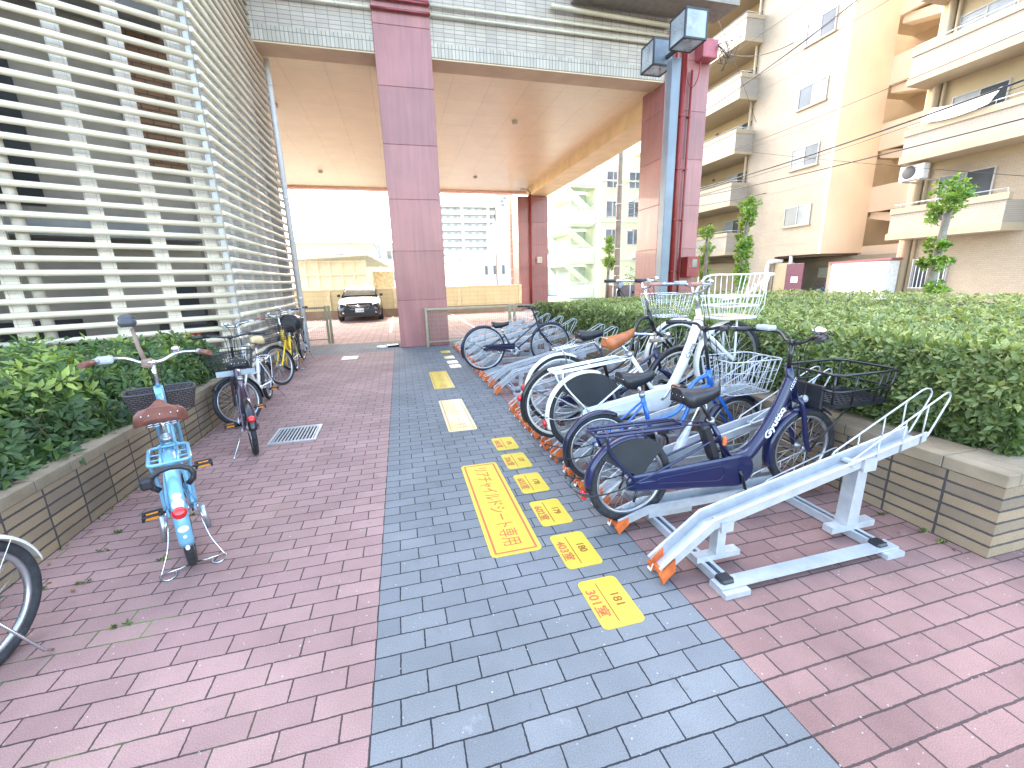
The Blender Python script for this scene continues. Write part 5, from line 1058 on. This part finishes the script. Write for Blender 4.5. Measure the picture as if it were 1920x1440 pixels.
for i, z in enumerate(FL):
    MB().box(XF - .008, 16.45, z - .012, XF + .0, 21.69, z + .012).build('floor_joint', mat('joint_line', (.38, .31, .23), .8) if i == 0 else bpy.data.materials['joint_line'], A)
    win_x(A, XF, 17.1, 18.66, z + .93, z + 1.93, CURTW if i % 2 else DGL, DGL if i % 2 else CURTW)
    zb = 2.68 + 2.83 * i
    o = MB().box(19.75, 21.45, zb, 21.9, 45, zb + .18).build('balcony', CBAND, A)
    MB().box(19.80, 21.5, zb + .18, 19.92, 45, zb + 1.10).box(19.92, 21.5, zb + .18, 21.0, 21.62, zb + 1.10).build('parapet', CTILEG if i % 3 else CTILEG, o)
    MB().box(19.77, 21.47, zb + 1.10, 19.95, 45, zb + 1.30).box(19.95, 21.47, zb + 1.10, 21.0, 21.65, zb + 1.30).build('parapet_band', CBAND, o)
    MB().cyl((19.85, 21.55, zb + 1.42), (19.85, 45, zb + 1.42), .018, 6).cyl((19.85, 21.55, zb + 1.42), (20.9, 21.55, zb + 1.42), .018, 6).build('handrail', GALV, o)
    win_x(A, XF + .9, 22.6, 24.3, zb + .9, zb + 2.3, CURTW, DGL); win_x(A, XF + .9, 27.6, 29.6, zb + .3, zb + 2.3, CURTW, DGL); win_x(A, XF + .9, 33, 35, zb + .3, zb + 2.3, CURTW, DGL)
    MB().cyl((XF + .88, 25.6, zb + 2.35), (XF + .75, 25.6, zb + 2.33), .07, 10).build('vent', mat('brown_vent', (.3, .2, .12), .6) if i == 0 else bpy.data.materials['brown_vent'], A)
MB().cyl((20.9, 21.78, 0), (20.9, 21.78, H_), .07, 10).build('downpipe', CBAND, A)
# bicycle park under the first block
MB().box(23.4, 12.5, 0, 23.5, 21, 2.3).build('parking_back_wall', mat('parking_wall', (.42, .36, .27), .9, 0, .1, 1), A)
b = MB(); b.box(23.35, 15.6, 1.2, 23.39, 18.2, 1.75); b.build('parking_opening', mat('bright_opening', (.7, .75, .6), .8), A)
MB().tube(spl([(20.85, 19.25, .4), (20.85, 19.25, 1.9), (20.9, 19.0, 2.15), (21.3, 18.7, 2.16)], 5), .11, 12).build('drain_bend', PALEW, A); MB().cyl((21.1, 18.0, 1.6), (21.1, 18.0, 2.4), .09, 10).build('short_pipe', PALEW, A)
MB().box(21.05, 17.85, 0, 21.2, 18.95, 2.05).build('entrance_pier', CPAINT, A)
r = empty('maroon_panel_door', (20.7, 17.3, 0), 0, 0, 'maroon door panel with a white notice beside the bicycle park', 'door'); MB().bevbox(-.04, -.52, 0, .04, .52, 1.98, .01).build('leaf', mat('maroon', (.12, .035, .06), .5), r); MB().box(-.046, -.25, 1.0, -.041, .15, 1.3).build('notice', WHITE, r)
r = empty('storage_shed', (20.6, 13.9, 0), 0, 0, 'white panelled storage shed with a dull red roof edge', 'shed'); b = MB()
for i in range(4):
    for k in range(3): b.bevbox(-.03, -1.2 + i * .63, .05 + k * .62, .0, -1.2 + i * .63 + .615, .05 + k * .62 + .61, .006)
b.box(.0, -1.2, 0, 1.6, 1.32, 1.9); b.build('wall', mat('shed_white', (.78, .79, .76), .6), r); MB().add([(-.08, -1.3, 1.93), (1.7, -1.3, 1.93), (1.7, 1.45, 1.88), (-.08, 1.45, 1.88), (-.08, -1.3, 2.02), (1.7, -1.3, 2.02), (1.7, 1.45, 1.95), (-.08, 1.45, 1.95)], [(0, 1, 2, 3), (4, 5, 6, 7), (0, 1, 5, 4), (1, 2, 6, 5), (2, 3, 7, 6), (3, 0, 4, 7)]).build('roof', mat('dull_red_roof', (.35, .12, .13), .6), r)
MB().box(.0, 1.33, 0, .1, 1.5, 1.9).build('post', mat('taupe_post', (.3, .25, .2), .7), r)
# stair gap
for k in range(8):
    z = 2.42 + 2.85 * k * .5 * 2 * .5 - 1.2; z = 1.0 + 2.85 * k
    o = MB().box(23.76, 12.2, z + .55, 23.9, 17.5, z + 1.75).build('gallery_parapet', OCH, A); MB().box(23.9, 12.2, z + .55, 26.5, 17.5, z + .7).build('gallery_floor', OCHD, o)
    b = MB(); b.add([(23.95, 12.5, z + 2.2), (23.95, 16.3, z + 3.1), (23.95, 16.3, z + 3.45), (23.95, 12.5, z + 2.75), (24.6, 12.5, z + 2.2), (24.6, 16.3, z + 3.1), (24.6, 16.3, z + 3.45), (24.6, 12.5, z + 2.75)], [(0, 1, 2, 3), (4, 5, 6, 7), (0, 1, 5, 4), (1, 2, 6, 5), (2, 3, 7, 6), (3, 0, 4, 7)]); b.build('stair_flight', OCH, A)
    MB().box(26.4, 13.6, z + 1.3, 26.49, 14.9, z + 3.0).build('stair_opening', DARK, A)
MB().box(26.5, 8, 0, 26.6, 22, 24).build('stair_rear_wall', OCHD, A)
B2 = empty('cream_flats', (0, 0, 0), 0, 0, 'nearer cream apartment wing with long tiled balconies and an air conditioner, at the right edge', 'building')
X2 = 21.35
MB().box(X2, 2, 0, 27, 12.95, 5.35).build('lower_wall', CTILE, B2); MB().box(X2, 2, 5.35, 27, 12.95, 24).build('upper_wall', CPAINT, B2); MB().box(X2 + .1, 12.951, 0, 27, 13.05, 24).build('end_wall', OCH, B2)
for i, zb in enumerate([2.72, 5.62, 8.47, 11.3, 14.15]):
    ya = 9.15 if i == 0 else 2.0; ye = 12.75 if i < 2 else 12.98
    o = MB().box(20.15, ya, zb, X2, ye, zb + .26).build('balcony', CBAND, B2)
    MB().box(20.22, ya + .04, zb + .26, 20.34, ye - .03, zb + 1.0).box(20.34, ye - .15, zb + .26, X2, ye - .03, zb + 1.0).build('parapet', CTILEG, o)
    MB().box(20.18, ya, zb + 1.0, 20.38, ye, zb + 1.22).box(20.38, ye - .18, zb + 1.0, X2, ye, zb + 1.22).build('parapet_band', CBAND, o)
    if i == 0: MB().box(20.34, ya + .04, zb + .26, X2, ya + .16, zb + 1.0).build('parapet_return', CTILEG, o)
    hb_ = MB(); hb_.cyl((20.28, ya + .1, zb + 1.36), (20.28, ye - .05, zb + 1.36), .016, 6)
    y = ya + .1
    while y < ye: hb_.cyl((20.28, y, zb + 1.22), (20.28, y, zb + 1.36), .012, 5); y += 1.6
    hb_.build('handrail', GALV, o)
win_x(B2, X2, 10.25, 11.95, 3.9, 5.05, CURTW, DGL, transom=True); win_x(B2, X2, 10.4, 12.05, 6.9, 7.85, CURTW, DGL, transom=True); win_x(B2, X2, 10.75, 12.3, 9.6, 10.6, CURTW, CURTW, transom=True); win_x(B2, X2, 6, 8.2, 6.6, 8.0, DGL, CURTW); win_x(B2, X2, 6, 8.2, 9.5, 10.9, DGL, CURTW)
for y, r_ in ((12.6, .13), (12.35, .06)): MB().cyl((X2 - .06, y, 0), (X2 - .06, y, 24), r_, 12).build('downpipe', CBAND, B2)
w_ = win_x(B2, X2, 11.05, 12.25, .72, 1.9, DGL, DGL); b = MB()
for i in range(9): y = 11.08 + i * .142; b.box(X2 - .16, y - .012, .72, X2 - .135, y + .012, 1.92)
for z in (.74, 1.88): b.box(X2 - .165, 11.05, z, X2 - .13, 12.25, z + .03)
b.build('security_bars', PALEW, w_)
r = empty('air_conditioner', (20.50, 12.35, 4.98), 0, 0, 'white air conditioner unit hung under the second balcony', 'air conditioner'); MB().bevbox(-.16, -.42, 0, .16, .42, .55, .02).build('casing', PALEW, r); MB().lathe((-.165, .08, .29), [(0, -.006), (.22, -.006), (.24, 0), (0, .001)], 24, 'x', closedprof=False).build('fan_grille', DGREY, r); b = MB()
for sd in (-.3, .3): b.box(-.16, sd - .02, -.05, .85, sd + .02, -.002)
b.build('bracket', GALV, r)
r = empty('awning_sheet', (20.2, 11.2, 7.15), 0, 0, 'white sheet awning stretched above the second balcony rail', 'awning'); b = MB(); b.loft([[(-.1 + .5 * t, -1.0 + 2.0 * s_, -.25 + .55 * t + .12 * math.sin(PI * s_) * -1 + .05 * s_) for s_ in [i / 10 for i in range(11)]] for t in (0, .35, .7, 1)], False, True, closed=False); b.build('sheet', WHITE, r)
MB().cyl((20.3, 12.0, 0), (20.3, 12.0, .0001), .001, 3)
# ------------------------------------------------------------------ pollarded street trees
def tree(label, x, y, h, r0, seed, clumps, lean=0.):
    rs = random.Random(seed); root = empty('street_tree', (x, y, 0), rs.random() * 0, 0, label, 'tree', 'pollarded young street trees')
    ctrl = [(0, 0, 0), (lean * .2 + rs.gauss(0, .02), 0, h * .3), (lean * .6, rs.gauss(0, .03), h * .65), (lean, 0, h * .98)]
    pts = spl(ctrl, 6); m = len(pts); b = MB(); b.tube(pts, [r0 * (1 - .55 * i / (m - 1)) * (1 + .12 * math.sin(i * 2.1)) for i in range(m)], 10)
    P = []; 
    for (zf, side, rad) in clumps:
        k = min(m - 1, int(zf * (m - 1))); base = pts[k]; a = side
        L = rad * (1.3 if side is not None else 0)
        c = base + V((math.cos(a) * L, math.sin(a) * L, rad * .6)) if side is not None else base + V((0, 0, rad * .3))
        if side is not None: b.tube(spl([base, base + (c - base) * .6 + V((0, 0, -.02)), c], 4), r0 * .35, 7, r2=r0 * .15)
        rad *= .78; n = int(150 * (rad / .25) ** 2)
        for _ in range(n):
            d = V((rs.gauss(0, 1), rs.gauss(0, 1), rs.gauss(0, 1))).normalized() * rad * rs.random() ** .45
            P.append(c + V((d.x, d.y, d.z * 1.05)))
        for _ in range(12): d = V((rs.gauss(0, 1), rs.gauss(0, 1), abs(rs.gauss(0, 1)) * 1.2)).normalized() * rad * 1.25; b.cyl(c, c + d, .006, 4, r2=.002); P += [c + d * t for t in (.7, .85, 1, 1)]
    b.build('trunk', BARK, root)
    P = np.array([tuple(p) for p in P]); nn = P - P.mean(0); nn[:, 2] = np.abs(nn[:, 2]) + .4; nn /= np.linalg.norm(nn, axis=1, keepdims=True)
    v, t, l = leaves(P, nn, .060, 5, up=.5, rndn=.7, aspect=.6); np_mesh('crown', v, t, TLEAF, l, root)
w = PI * .28
tree('bare-stemmed street tree with sparse leaf tufts, rightmost, in front of the barred window', 9.35, 4.35, 2.72, .10, 3, [(1., None, .27), (.9, w + PI, .2), (.84, w, .24), (.72, w, .16), (.70, w + PI, .10), (.58, w + PI, .16), (.6, w, .17), (.42, w + PI, .19)], .12)
tree('slender street tree thickly tufted up its stem beside the white basket', 9.55, 8.95, 3.2, .085, 4, [(1., None, .30), (.93, w + PI, .24), (.86, w, .22), (.76, w, .25), (.72, w + PI, .22), (.62, w + PI, .27), (.6, w, .26), (.5, None, .24), (.45, w, .25), (.42, w + PI, .2), (.33, None, .22)], .05)
tree('street tree mostly hidden behind the right granite column', 9.9, 10.9, 2.75, .085, 5, [(1., None, .28), (.8, w, .26), (.72, w + .4, .22), (.55, w, .22), (.5, w, .25)], .0)
tree('small distant street tree in front of the mint green flats', 9.75, 17.4, 3.1, .09, 6, [(1., None, .26), (.88, w, .26), (.85, w + PI, .26), (.72, w + PI, .28), (.7, w, .30), (.62, w, .28)], .1)
r = empty('garden_shrub', (13.3, 19.8, 0), 0, 0, 'dark green shrub at the foot of the concrete utility pole', 'shrub'); P = RNG.normal(0, 1, (900, 3)) * [.7, .5, .45] + [0, 0, .85]; v, t, l = leaves(P, np.tile([0, -.3, 1.], (900, 1)), .13, 4); np_mesh('foliage', v, t, HLEAF, l, r); MB().cyl((0, 0, 0), (0, 0, .9), .05, 6).build('trunk', BARK, r)
# ------------------------------------------------------------------ overhead wires
WIRE = mat('black_cable', (.03, .028, .03), .6)
def wire(label, a, c, r_, sag=.25, m=WIRE, ext=None):
    a, c = V(a), V(c); pts = [a + (c - a) * t + V((0, 0, -sag * 4 * t * (1 - t))) for t in [i / 24 for i in range(25)]]
    o = MB().tube(pts, r_, 6).build('overhead_wire', m); tag(o, label, 'overhead wire', 'overhead wires in front of the cream flats'); return o
WL = [('thick black overhead cable, upper of the two heavy ones', (12.0, 19.533, 5.13), (12.0, 5.1, 4.913), 0.018, 0.25),
('thin dark wire strung just under the upper heavy cable', (12.0, 19.522, 5.001), (12.0, 5.082, 4.817), 0.006, 0.25),
('black overhead cable, lower of the two heavy ones', (12.0, 19.514, 4.897), (12.0, 4.969, 4.221), 0.013, 0.15),
('thin wire crossing just below the rusty red column box, lowest on the left', (12.0, 19.493, 4.638), (12.0, 10.872, 4.022), 0.01, 0.1),
('pale thin wire with small clips crossing the middle of the warm-tinted shaded end wall', (12.0, 19.611, 6.104), (12.0, 5.266, 5.786), 0.007, 0.2),
('thin dark wire rising steeply behind the lamp toward the top edge', (12.0, 19.721, 7.488), (12.0, 8.286, 8.114), 0.006, 0.25),
('thin dark wire above the third row of windows', (12.0, 19.777, 8.182), (12.0, 7.533, 7.697), 0.006, 0.2),
('thin wire near the top window of the cream flats', (12.0, 18.894, 9.337), (12.0, 9.475, 8.89), 0.006, 0.2),
('thin wire hanging from the roof toward the middle balconies', (12.0, 14.247, 10.933), (12.0, 11.604, 6.298), 0.007, -0.1),
('dark service cable from the red junction box on the right column', (12.0, 14.17, 9.658), (12.0, 10.49, 8.029), 0.012, 0.35),
('long sagging service cable looping under the junction box', (12.0, 14.859, 7.502), (12.0, 8.069, 8.226), 0.014, 0.12),
('thin wire drooping across the lower windows toward the right', (12.0, 13.702, 6.154), (12.0, 4.769, 3.17), 0.006, 0.05),
('thin wire running past the mint green flats, upper one', (12.0, 34.302, 5.205), (12.0, 18.624, 6.258), 0.01, 0.05),
('thin wire running past the mint green flats, lower one', (12.0, 34.359, 3.482), (12.0, 18.538, 5.28), 0.01, 0.05)]
for (lb, a, c, r_, sg) in WL: wire(lb, a, c, r_, sg)
# ------------------------------------------------------------------ the bicycles
def lettering(parent, name, txt, o, ex, ey, w, m=INK, h=None, bold=.0): return put_text(name, txt, .1, basis_m(o, ex, ey), m, parent, fitw=w, fith=h, bold=bold)
R1 = 'bicycles parked in the steel racks'; R2 = 'bicycles parked along the left planter'
nv, fo, FX, g = bicycle('dark navy electric bicycle with swooping frame and black tube carrier, nearest in the rack', (1.452, .862, 0), 0, dict(rr=.27, rf=.27, ra=(0, .30), fa=(1.265, .345), bb=(.735, .275), st=(.535, .61), sad=(.43, .80), ht=(1.075, .90), hb=(1.15, .71), dip=(.86, .375), bar=(1.075, 1.055), barw=.29, sweep=.15, rise=.06, frame='u', fm=NAVY, barm=BLACKM, rim=ALU, tw=.027, chain='case', basket='tubes', bk=(1.23, 1.74, .20, .655, .87), rack='loop', rackm=NAVY, rackr=.0095, rackw=.075, rackx0=-.26, rackx1=.30, rackh=.055, guard=(48, 140), stand='doubleup', pedal=-1.25, refa=190, forkr=.016, ffa=(50, 200), rfa=(75, 182), bell=False, sadL=.30, sadW=.10, rackdz=-.0), R1)
lettering(fo, 'frame_lettering', 'Gyutto', (.985, -.0405, .555), (.50, 0, .87), (-.87, 0, .50), .22, h=.062, bold=.004)
lettering(fo, 'head_tube_lettering', 'ASSIST', (1.085, -.0405, .80), (.42, 0, .9), (-.9, 0, .42), .085)
b = MB(); b.bevbox(.50, -.032, .34, .565, .032, .60, .015); b.xf(lambda p: rot_about(p, (.53, 0, .47), (0, 1, 0), -.42)); b.build('battery', BLACK, nv)
b = MB(); b.bevbox(.99, .10, 1.12, 1.06, .21, 1.15, .01); b.build('display_unit', LCD, nv); b = MB(); b.sphere((1.03, -.20, 1.15), .035, 10, 7, (1.1, 1, .7)); b.build('flower_bell', CHROME, nv)
b = MB(); b.bevbox(.60, -.05, .455, .625, -.035, .51, .004); b.build('orange_tab', ORANGE, nv)
bicycle('small bright blue bicycle with steel wire basket and black handlebar', (1.50, 1.37, 0), 0, dict(rr=.255, rf=.25, ra=(0, .30), fa=(1.14, .32), bb=(.44, .29), st=(.325, .66), sad=(.275, .80), ht=(.865, .80), hb=(.90, .66), bar=(.80, 1.10), barw=.29, sweep=.10, rise=.03, frame='curve', fm=BLUE, fork=BLUE, barm=BLACKM, tw=.02, fendm=NAVYK, chain='bar', chainm=BLACKM, basketm=GALV, bk=(.92, 1.36, .17, .62, .87), rack=None, stand='doubleup', standm=BLACKM, pedal=1.9, bell=False, reflector=False, sadL=.28, sadW=.10), R1)
wh, fo, FX, g = bicycle('white electric bicycle with tan saddle and deep white front carrier', (1.62, 1.86, 0), 0, dict(rr=.33, rf=.33, ra=(0, .405), fa=(1.36, .755), bb=(.67, .46), st=(.38, .86), sad=(.28, 1.01), sadtilt=.28, ht=(1.0, 1.20), hb=(1.055, 1.02), dip=(.80, .56), bar=(.97, 1.335), barw=.27, sweep=.26, rise=.07, frame='u', fm=WHITE, fork=WHITE, barm=ALU, tw=.024, chain='case', chainm=WHITE, basket='child', basketm=WHITE, bk=(1.10, 1.52, .19, 1.12, 1.47), rack='loop', rackm=WHITE, rackr=.0075, rackw=.095, rackx0=-.30, rackx1=.30, rackh=.03, rackdz=.07, guard=(38, 138), stand='doubleup', standm=CHROME, pedal=.9, sadm=TAN, grip=PINK, bell=True, ffa=(100, 215), rfa=(70, 200), forkr=.017, refa=190), R1)
lettering(fo, 'frame_lettering', 'Carina', (.925, -.0415, .86), (.38, 0, .92), (-.92, 0, .38), .13, DGREY, h=.045)
b = MB(); b.bevbox(.90, .12, 1.40, .97, .21, 1.43, .008); b.build('display_unit', LCD, wh)
bicycle('black curved-frame city bicycle with cream mudguards and wire basket', (1.60, 2.40, 0), 0, dict(rr=.33, rf=.33, ra=(0, .465), fa=(1.24, .725), bb=(.53, .42), st=(.40, .84), sad=(.30, .985), ht=(.90, 1.15), hb=(.97, .98), bar=(.85, 1.37), barw=.29, sweep=.26, rise=.07, frame='curve', fm=BLACKM, fendm=CREAM, rim=WHITE, tw=.02, bk=(.90, 1.29, .17, 1.10, 1.31), rackx0=-.06, rackx1=.33, rackh=.05, chainm=BLACKM, stand='doubleup', standm=CHROME, pedal=.3, refa=172, rackdz=.06), R1)
bicycle('navy bicycle with brown grips and low handlebar wedged between the white and black ones', (1.49, 2.14, 0), 0, dict(rr=.33, rf=.33, ra=(0, .42), fa=(1.20, .50), bb=(.50, .37), st=(.36, .66), sad=(.32, .76), ht=(.93, .83), hb=(.985, .67), bar=(.95, .93), barw=.24, sweep=.22, rise=.02, frame='v', fm=NAVY, fendm=BLACKM, rim=CREAM, basket=None, rack=None, grip=TAUPE, sadm=BLACK, stand='side', pedal=.3, refl=False, light=False), R1)
bicycle('black slim city bicycle standing alone in the far racks', (1.42, 5.20, 0), 0.03, dict(rr=.345, rf=.345, ra=(0, .45), fa=(1.11, .45), bb=(.49, .38), st=(.32, .67), sad=(.28, .83), ht=(.875, .85), hb=(.93, .68), bar=(.80, 1.03), barw=.26, sweep=.14, rise=.03, frame='mixte', fm=NAVYK, basket=None, rack=None, rim=ALU, stand=None, pedal=.1, bell=False, barm=BLACKM, reflector=False, rfa=(70, 200), ffa=(60, 150), tw=.018, fr=.014, forkr=.011), R1)
bl, fo, FX, g = bicycle('pale blue bicycle with brown saddle and wicker basket seen from behind', (-1.025, 1.27, 0), math.radians(115), dict(rr=.31, rf=.31, ra=(0, .31), fa=(1.03, .31), bb=(.42, .27), st=(.22, .66), sad=(.19, .84), ht=(.76, .86), hb=(.82, .68), bar=(.75, 1.02), barw=.29, sweep=.20, rise=.05, frame='curve', fr=.02, fm=SKYB, rackm=SKYB, rackx0=-.12, rackx1=.18, rackh=.0, rackw=.085, rackr=.009, basket='wicker', bk=(.90, 1.16, .20, .655, .79), sadm=BROWN, springs=True, grip=BROWN, stand='double', tw=.021, rfa=(60, 192), refa=160, pedal=.5, sadW=.125, chain='bar', chainm=SKYB, bell=True), R2)
b = MB(); R_ = .345
b.tube([(R_ * math.cos(math.radians(128)) + .07 * 0, y, .31 + R_ * math.sin(math.radians(128)) + z) for y, z in [(.085 * math.cos(t), .06 * math.sin(t) - .015) for t in [math.radians(-50 + i * 28) for i in range(11)]]], .014, 8); b.bevbox(-.25, .07, .55, -.19, .12, .60, .01); b.build('ring_lock', BLACK, bl)
b = MB()
for a, w_, h_ in ((146, .020, .016), (153, .024, .03), (174, .022, .016), (181, .008, .008), (192, .009, .016)):
    ar = math.radians(a); c = V((.333 * math.cos(ar), 0, .31 + .333 * math.sin(ar))); rad = V((math.cos(ar), 0, math.sin(ar))); tn = V((-math.sin(ar), 0, math.cos(ar))); ring = [c + rad * .0005 + V((0, 1, 0)) * w_ * math.cos(t) + tn * h_ * math.sin(t) for t in [2 * PI * i / 14 for i in range(14)]]; MB().add(ring + [p + rad * .0015 for p in ring], [tuple(range(14, 28))] + [(i, (i + 1) % 14, 14 + (i + 1) % 14, 14 + i) for i in range(14)]).build('mudguard_sticker', INK, bl)
pass
b = MB(); b.tube([(.77, .03, 1.0), (.79, .05, 1.12), (.80, .06, 1.24)], [.016, .012, .010], 10); b.bevbox(.735, -.01, .99, .80, .055, 1.045, .012); o = b.build('umbrella_holder', TAUPE, bl); b = MB(); b.bevbox(.76, .03, 1.25, .86, .12, 1.30, .02); b.sphere((.83, .075, 1.30), .045, 10, 6, (1.1, 1, .6)); b.build('holder_head', DGREY, o); MB().bevbox(.67, .17, 1.05, .76, .25, 1.09, .012).build('display_unit', LCD, bl)
b = MB()
for sd in (-1, 1): b.cyl((0, sd * .085, .30), (-.01, sd * .10, .16), .013, 8)
b.build('stand_springs', ALU, bl)
mv, fo, FX, g = bicycle('mauve brown small-wheeled bicycle with black saddle, just beyond the pale blue one', (-1.17, 2.86, 0), math.radians(112), dict(rr=.25, rf=.25, ra=(0, .25), fa=(.98, .25), bb=(.42, .26), st=(.26, .66), sad=(.22, .83), ht=(.73, .76), hb=(.77, .62), bar=(.70, 1.0), barw=.29, sweep=.03, rise=.02, frame='curve', fr=.019, fm=MAUVE, fendm=BLACKM, rack=None, basketm=BLACKM, basket='mesh', bk=(.80, 1.10, .18, .62, .85), stand='side', barm=BLACKM, tw=.022, pedal=.2, refa=150, rfa=(60, 170), bell=False), R2)
MB().bevbox(.78, -.17, .60, .785, .17, .655, .002).build('basket_plate', PGL2, mv)
bicycle('white small-wheeled bicycle with black wire basket turned toward the planter', (-1.60, 4.95, 0), math.radians(-85), dict(rr=.25, rf=.27, ra=(0, .25), fa=(1.12, .27), bb=(.48, .27), st=(.30, .62), sad=(.26, .84), ht=(.86, .82), hb=(.90, .66), bar=(.84, 1.06), barw=.29, sweep=.12, rise=.02, frame='mini', fm=WHITE, fendm=BLACKM, rackm=CHROME, basketm=BLACKM, basket='mesh', bk=(.94, 1.22, .16, .60, .80), sadm=WOOD, grip=BROWN, stand='side', tw=.022, steer=-.75, pedal=.4, rackx0=-.18), R2)
yl, fo, FX, g = bicycle('yellow bicycle with black front basket next to the louvres', (-1.68, 6.95, 0), math.radians(-86), dict(rr=.30, rf=.30, ra=(0, .30), fa=(1.12, .30), bb=(.46, .27), st=(.26, .66), sad=(.22, .80), ht=(.82, .80), hb=(.87, .66), bar=(.80, 1.03), barw=.27, sweep=.14, rise=.04, frame='v', fr=.021, fm=YELLOW, fendm=BLACKM, basketm=BLACKM, basket='mesh', bk=(.90, 1.22, .17, .66, .86), sadm=BLACK, stand='double', steer=-.55, rack='loop', rackm=BLACKM, pedal=.2, tw=.02), R2)
ob = wire_basket(yl, -.20, .16, .20, .70, .93, BLACKM, .85, 12, 12, 5, .002, .006, name='rear_basket'); b = MB(); b.loft([[(x, y * w_, z) for y, z in ((-1, .76), (-1, .9), (-.5, .98), (.5, .99), (1, .9), (1, .76))] for x, w_ in ((-.22, .10), (-.15, .17), (.0, .18), (.12, .16), (.16, .1))], True, True); b.build('black_bag', BLACK, yl)
bicycle('black city bicycle pushed against the louvres behind the yellow one', (-1.80, 8.15, 0), math.radians(-88), dict(fm=BLACKM, basketm=BLACKM, basket='mesh', rim=ALU, steer=-.3, stand='side', sadm=BLACK), R2)
bicycle('white-mudguard bicycle cut off by the lower left edge of the photograph', (-1.49, .68, 0), math.radians(-97), dict(rr=.27, rf=.27, ra=(0, .27), fa=(1.05, .28), bb=(.44, .27), fm=CREAM, fendm=CREAM, rfa=(60, 172), frame='v', rim=ALU, tw=.024, stand='side', rack=None, basket=None, reflector=False), R2)
um = empty('folded_umbrella', (0, 0, 0), 0, 0, 'folded clear plastic umbrella standing between the navy and blue bicycles', 'umbrella')
CLR = mat('clear_plastic', (.75, .80, .85), .15, 0, .2, 20, alpha=.45, spec=.8)
a_, c_ = V((1.80, 1.06, .10)), V((2.04, 1.06, .60)); MB().tube([a_, a_ + (c_ - a_) * .15, a_ + (c_ - a_) * .6, a_ + (c_ - a_) * .85], [.008, .018, .032, .012], 10).build('canopy', CLR, um); MB().tube(spl([a_, c_, c_ + V((.03, 0, .05)), c_ + V((.07, 0, .04)), c_ + V((.075, 0, .0))], 4), .005, 7).build('shaft', WHITE, um)
for (x_, y_, h_, fm_, lb_) in ((22.6, 16.2, 2.9, BLUE, 'blue bicycle in the dim bicycle park under the flats'), (22.9, 15.2, 3.3, BLACKM, 'black bicycle in the dim bicycle park under the flats')):
    bicycle(lb_, (x_, y_, 0), h_, dict(fm=fm_, basketm=BLACKM), 'bicycles under the cream flats')
cmr = MB(); cmr.cyl((20.9, 24.3, 1.55), (20.45, 24.1, 1.5), .09, 10); cmr.box(20.9, 24.2, 1.5, 21.9, 24.4, 1.6); cmr.build('wall_camera', PALEW, A)
tg = MB()
for k in range(7):
    c0 = V((7.98, 8.66, 6.75)); tg.tube(spl([c0, c0 + V((random.uniform(.05, .35), random.uniform(-.2, .1), random.uniform(-.35, .25))), c0 + V((random.uniform(.2, .6), random.uniform(-.2, .2), random.uniform(-.4, .2))), c0 + V((random.uniform(.0, .2), 0, random.uniform(-.6, -.2)))], 6), .007, 5)
tg.build('tangled_cable', WIRE, CB)
# ------------------------------------------------------------------ camera, sun, sky
cam = bpy.data.cameras.new('camera'); co = bpy.data.objects.new('camera', cam); COL.objects.link(co); SC.camera = co
F_, PITCH, YAW, ROLL = 784., .2415, .2514, -.0264
cp, sp_ = math.cos(PITCH), math.sin(PITCH); cy, sy = math.cos(YAW), math.sin(YAW); f = V((sy * cp, cy * cp, -sp_)); R0 = V((cy, -sy, 0)); U0 = R0.cross(f)
R_ = R0 * math.cos(ROLL) + U0 * math.sin(ROLL); U_ = -R0 * math.sin(ROLL) + U0 * math.cos(ROLL)
co.matrix_world = Matrix(((R_.x, U_.x, -f.x, .2201), (R_.y, U_.y, -f.y, -1.1745), (R_.z, U_.z, -f.z, 1.4659), (0, 0, 0, 1)))
cam.sensor_width = 36; cam.lens = F_ / 1920 * 36; cam.clip_end = 2000; cam.clip_start = .05
EL, AZ = math.radians(43), math.radians(-14)      # sun stands behind the tower, a little to the left
sd_ = V((math.sin(AZ) * math.cos(EL), math.cos(AZ) * math.cos(EL), math.sin(EL)))
L_ = bpy.data.lights.new('sun', 'SUN'); L_.energy = 4.0; L_.angle = math.radians(.6); L_.color = (1, .94, .84); lo = bpy.data.objects.new('sun', L_); COL.objects.link(lo); lo.rotation_euler = sd_.to_track_quat('Z', 'Y').to_euler()
w = bpy.data.worlds.new('World'); SC.world = w; w.use_nodes = True; nt = w.node_tree; sk = nt.nodes.new('ShaderNodeTexSky'); sk.sky_type = 'NISHITA'; sk.sun_disc = False; sk.sun_elevation = EL; sk.sun_rotation = AZ; sk.air_density = 1.0; sk.dust_density = 2.5; sk.ozone_density = 1.0
bg = nt.nodes['Background']; bg.inputs['Strength'].default_value = 1.75; vm = nt.nodes.new('ShaderNodeVectorMath'); vm.operation = 'MULTIPLY'; vm.inputs[1].default_value = (1.07, .98, .86); nt.links.new(sk.outputs[0], vm.inputs[0]); nt.links.new(vm.outputs[0], bg.inputs['Color'])
SC.view_settings.view_transform = 'Standard'; SC.view_settings.look = 'None'; SC.view_settings.exposure = 0; SC.view_settings.gamma = 1
SC.cycles.max_bounces = 8; SC.cycles.diffuse_bounces = 4; SC.cycles.use_denoising = True
